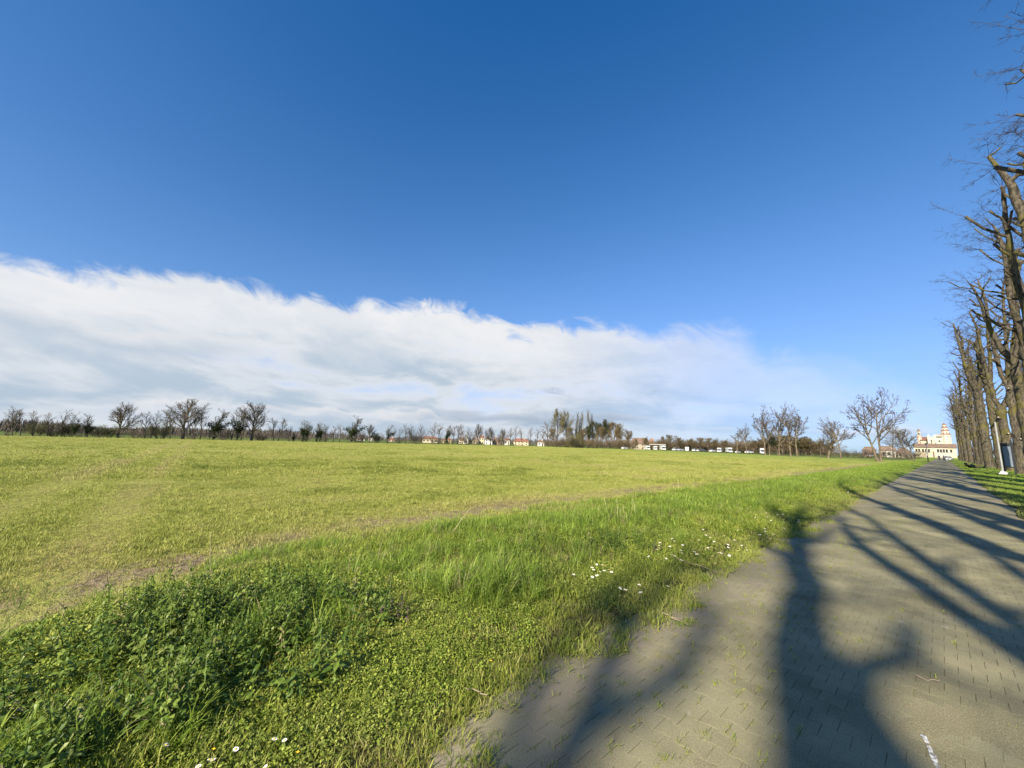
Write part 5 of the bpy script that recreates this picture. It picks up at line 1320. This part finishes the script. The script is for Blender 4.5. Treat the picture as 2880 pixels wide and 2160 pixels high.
# the field sward
x, y = cloud(420000, -34, -5.0, -12, 34)
fe = field_edge(y); bare = np.clip((vnoise(x, y, 61, .9) * .6 + vnoise(x, y, 62, 3) * .4 - .30) * 4, 0.04, 1)
st = np.exp(-((x - fe + .45 + .3 * (vnoise(x, y, 67, .8) - .5)) / .55) ** 2) * (.45 + .75 * vnoise(x * 0, y, 68, .9))
x, y = keep(x, y, thin(x, y, 7.5, 1.25), x < fe + .5, gr.rand(len(x)) < (1 - st * (1 - bare * .25)) * (.55 + .45 * vnoise(x, y, 63, .7)))
ti = -.03 + .85 * fieldvar(x, y) + .7 * tram(x, y) + gr.normal(0, .16, len(x)) + .45 * np.exp(-((x - field_edge(y) + .5) / .7) ** 2)
scatter('field_grass', 'crop', np.stack([x, y, field_z(x, y) - .01], -1), gr.uniform(.55, 1.15, len(x)) * (.7 + .6 * vnoise(x, y, 65, .5)) * (1 - .4 * np.clip(tram(x, y), 0, 1)) * (1 + .01 * np.hypot(x, y)), ti, 'short yellow-green crop covering the near part of the field', 'crop', .3)
x, y = cloud(330000, -150, -7.6, -45, 170)
u_ok = (y < 80 + (-7.3 - x) * .67) & (x > -136 - .17 * (y + 60))
x, y = keep(x, y, np.hypot(x, y) > 20, u_ok, thin(x, y, 26, 1.0))
scatter('far_field_grass', 'cropfar', np.stack([x, y, field_z(x, y) - .02], -1), gr.uniform(.5, 1.1, len(x)), .0 + .95 * fieldvar(x, y) + .7 * tram(x, y) + gr.normal(0, .14, len(x)), 'yellow-green crop covering the far part of the field', 'crop', .3)
# ragged tufts creeping over the edge of the paving
x, y = cloud(9000, -2.6, -1.2, .4, 16)
ov = path_left(y) + .30 * vnoise(x * 0, y, 77, 2.4) + .16 * (vnoise(x, y, 78, 7) - .5) - .02
x, y = keep(x, y, thin(x, y, 4.5, .8), (x < ov) & (x > path_left(y) - .25), gr.rand(len(x)) < .15 + .85 * (vnoise(x, y, 79, 5) > .46))
scatter('edge_tufts', 'short', np.stack([x, y, 0 * x - .002], -1), gr.uniform(.55, 1.35, len(x)), .22 + gr.normal(0, .22, len(x)), 'ragged half-dry grass tufts creeping over the edge of the paving', 'grass', .35)
# blades in the paving joints
jx, jy = [], []
for (d, bx_, by_) in cells:
    if d < 14:
        pr = .55 * max(0, min(1, (-.45 - bx_) / .9)) + .05
        pr *= .35 + 1.3 * float(vnoise(np.array([bx_]), np.array([by_]), 71, 1.6)[0])
        if rs.random() < pr:
            for q in range(rs.choice((1, 2, 2, 3))): jx.append(bx_ + BL / 2 + rs.gauss(0, .003)); jy.append(by_ + rs.uniform(-.06, .06))
jx, jy = np.array(jx), np.array(jy)
scatter('joint_weeds', 'short', np.stack([jx, jy, 0 * jx - .008], -1), gr.uniform(.2, .62, len(jx)), .25 + gr.normal(0, .15, len(jx)), 'tiny grass blades sprouting from the joints of the paving', 'weeds', .5)

# ------------------------------------------------------------------ daisies, dry stalks, fallen twigs
def daisy_mesh():
    mb = MB(); h = .075
    for k in range(14):
        a = k * 6.283 / 14; d = np.array([math.cos(a), math.sin(a), 0]); s = np.array([-d[1], d[0], 0])
        mb.add([tuple(d * .004 + np.array([0, 0, h])), tuple(d * .010 + s * .0030 + np.array([0, 0, h + .002])), tuple(d * .0145 + np.array([0, 0, h + .001])), tuple(d * .010 - s * .0030 + np.array([0, 0, h + .002]))], [(0, 3, 2, 1)])
    pet = mb.mesh('petals', 'petal')
    mb = MB(); mb.tube([(0, 0, h - .002), (0, 0, h + .003), (0, 0, h + .005)], [.0052, .0050, .002], 8, True); disc = mb.mesh('flower_disc', 'daisy_yellow')
    mb = MB(); mb.tube([(0, 0, 0), (.003, .002, h * .5), (0, 0, h - .002)], [.0012, .001, .001], 4); stem = mb.mesh('stem', 'stem_green')
    return pet, disc, stem
PET, DISC, STEM = daisy_mesh()
dr = random.Random(12)
def daisy(x, y, s, group, label):
    z = float(verge_z(np.array([x]), np.array([y]))[0]) + .012
    t = thing('daisy', label, 'daisy', (x, y, z), dr.uniform(0, 6), group, s)
    t.rotation_euler = (dr.gauss(.1, .22), dr.gauss(0, .22), dr.uniform(0, 6))
    for n_, m_ in (('petals', PET), ('flower_disc', DISC), ('stem', STEM)): link(n_, m_, t)
for px, py in ((455, 2068), (447, 2118), (660, 2107), (765, 2092), (805, 2082), (780, 2140), (585, 2146), (603, 2143), (566, 2157)):
    p = gp(px, py, .10); daisy(p[0], p[1], dr.uniform(.8, 1.0), 'daisies below the nettle bed', 'white daisy in the grass below the nettle bed')
clusters = [(1672, 1618, 9, .16), (1690, 1628, 6, .14), (1850, 1668, 4, .14), (1893, 1552, 7, .16), (1905, 1566, 6, .12), (1960, 1545, 8, .3), (2015, 1540, 7, .25), (2075, 1568, 12, .2), (2085, 1575, 6, .16), (2090, 1512, 10, .35), (2140, 1518, 14, .35),
            (2150, 1540, 8, .22), (2165, 1545, 8, .2), (2185, 1590, 6, .2), (2180, 1620, 3, .1), (2230, 1505, 14, .3), (2245, 1515, 8, .2), (2290, 1535, 5, .1), (2330, 1452, 12, .5), (2345, 1448, 7, .3), (2230, 1455, 10, .5), (2200, 1475, 6, .5), (2010, 1602, 4, .12), (1925, 1530, 4, .3), (2440, 1395, 4, .5), (1790, 1600, 3, .2), (1780, 1665, 3, .1)]
for px, py, n_, sp in clusters:
    c = gp(px, py, .08)
    for k in range(n_):
        x_, y_ = c[0] + dr.gauss(0, sp * .75), c[1] + dr.gauss(0, sp * 1.35)
        if x_ < float(path_left(np.array([y_]))[0]) - .03: daisy(x_, y_, dr.uniform(1.1, 1.5), 'daisies in drifts beside the path', 'white daisy in the drifts along the left edge of the path')
for px, py in ((835, 2132), (1380, 1868), (1160, 1650), (596, 2135)):
    p = gp(px, py, .06); z = float(verge_z(p[0], p[1]))
    t = thing('yellow_flower', 'small yellow flower in the verge grass', 'flower', (p[0], p[1], z), 0, 'yellow flowers in the verge')
    m = MB()
    for k in range(5):
        a = k * 1.257; d = np.array([math.cos(a), math.sin(a), 0]); s = np.array([-d[1], d[0], 0]); q = np.array([0, 0, .06])
        m.add([tuple(q), tuple(q + d * .006 + s * .004 + np.array([0, 0, .003])), tuple(q + d * .010 + np.array([0, 0, .004])), tuple(q + d * .006 - s * .004 + np.array([0, 0, .003]))], [(0, 3, 2, 1)])
    m.obj('petals', 'daisy_yellow', t); m = MB(); m.tube([(0, 0, 0), (0, 0, .06)], [.001, .001], 4); m.obj('stem', 'stem_green', t)
# dry stalks: foot pixel, top pixel
STALKS = [(588, 1665, 592, 1497, 0), (505, 1640, 486, 1592, 0), (1260, 1528, 1324, 1428, 0), (380, 1715, 418, 1655, 0), (460, 1718, 512, 1652, 0), (535, 1700, 560, 1650, 0), (190, 1785, 160, 1688, 0), (150, 1905, 168, 1775, 0), (158, 1872, 215, 1806, 0), (1310, 1547, 1365, 1518, 0),
          (1738, 1480, 1735, 1400, 0), (1715, 1470, 1700, 1405, 0), (1775, 1478, 1778, 1392, 0), (1760, 1475, 1752, 1420, 0), (1790, 1470, 1782, 1405, 0), (1690, 1480, 1686, 1425, 0), (2210, 1350, 2236, 1316, 0), (1910, 1382, 1906, 1342, 0), (1990, 1365, 2003, 1330, 0), (575, 1660, 590, 1600, 0), (835, 1650, 838, 1600, 0), (1640, 1480, 1632, 1430, 0)]
for k, (fx, fy, tx, ty, _) in enumerate(STALKS):
    f = gp(fx, fy, 0.0); f[2] = float(verge_z(f[0], f[1])) if f[0] > float(field_edge(f[1])) - .3 else float(field_z(f[0], f[1]))
    D = math.hypot(f[0], f[1]); tp = at(tx, ty, D * (1.0 + .03 * ((k % 3) - 1)))
    m = MB(); n = 5; rn = np.random.RandomState(k)
    pts = [f + (tp - f) * q / n + rn.normal(0, .006, 3) * (q > 0) for q in range(n + 1)]; pts[0][2] -= .03
    m.tube(pts, [.0042 * (1 - .5 * q / n) * (1 + .02 * D) for q in range(n + 1)], 4)
    o = tag(m.obj('dry_stalk', 'straw'), 'thin dry straw-coloured stalk standing in the verge grass', 'stalk', 'dry stalks of the verge')
    for q in (3, 4):
        s = rn.normal(0, 1, 3); m2 = MB(); m2.tube([pts[q], pts[q] + unit(s + np.array([0, 0, .6])) * rn.uniform(.03, .08)], [.0018, .001], 3); m2.obj('side_shoot', 'straw', o)
for k, (a, b, z, lab) in enumerate((((1852, 1716), (1932, 1757), .03, 'thin dead twig lying half on the paving at the grass edge'), ((1905, 1572), (2030, 1610), .06, 'long pale dead twig lying among the daisies'), ((1310, 1932), (1372, 1952), .05, 'short piece of straw lying in the grass by the path'), ((2590, 1905), (2640, 1915), .012, 'wisp of straw lying on the paving'))):
    p, q = gp(*a, z), gp(*b, z); m = MB(); rn = np.random.RandomState(k + 60); n = 6
    pts = [p + (q - p) * i / n + rn.normal(0, .012, 3) * np.array([1, 1, .3]) for i in range(n + 1)]
    m.tube(pts, [.006 - .0006 * i for i in range(n + 1)] if k < 2 else [.003] * (n + 1), 5)
    o = tag(m.obj('dead_twig', 'twig_dead'), lab, 'twig')
    if k < 2:
        for i in (2, 3, 5):
            m2 = MB(); m2.tube([pts[i], pts[i] + rn.normal(0, .05, 3) * np.array([1, 1, .2]) + (q - p) * .1], [.003, .0015], 4); m2.obj('side_twig', 'twig_dead', o)
# faded flower spikes of dead-nettle
for k, (px, py) in enumerate(((1080, 1730), (1100, 1722), (1120, 1736), (1130, 1715), (1500, 1640), (1290, 1640), (1320, 1650), (1660, 1560), (1690, 1552), (1720, 1565), (1845, 1535), (1860, 1540), (1840, 1548), (1070, 1745), (1145, 1745))):
    p = gp(px, py, .12); z = float(verge_z(p[0], p[1])); rn = np.random.RandomState(k + 90)
    t = thing('dead_nettle', 'upright purple-grey dead-nettle spike in the verge grass', 'weed', (p[0], p[1], z), rn.uniform(0, 6), 'dead-nettle spikes')
    m = MB(); m.tube([(0, 0, 0), (.004, 0, .09), (0, .004, .17)], [.002, .0018, .0012], 4); m.obj('stem', 'dead_nettle', t)
    m = MB()
    for q in range(22):
        zz = rn.uniform(.06, .18); a = rn.uniform(0, 6.28); d = np.array([math.cos(a), math.sin(a), -.3]); s = np.array([-d[1], d[0], 0]); c = np.array([0, 0, zz]); L = .018
        m.add([tuple(c), tuple(c + d * L * .6 + s * L * .35), tuple(c + d * L), tuple(c + d * L * .6 - s * L * .35)], [(0, 1, 2, 3)])
    m.obj('leaves', 'dead_nettle', t)
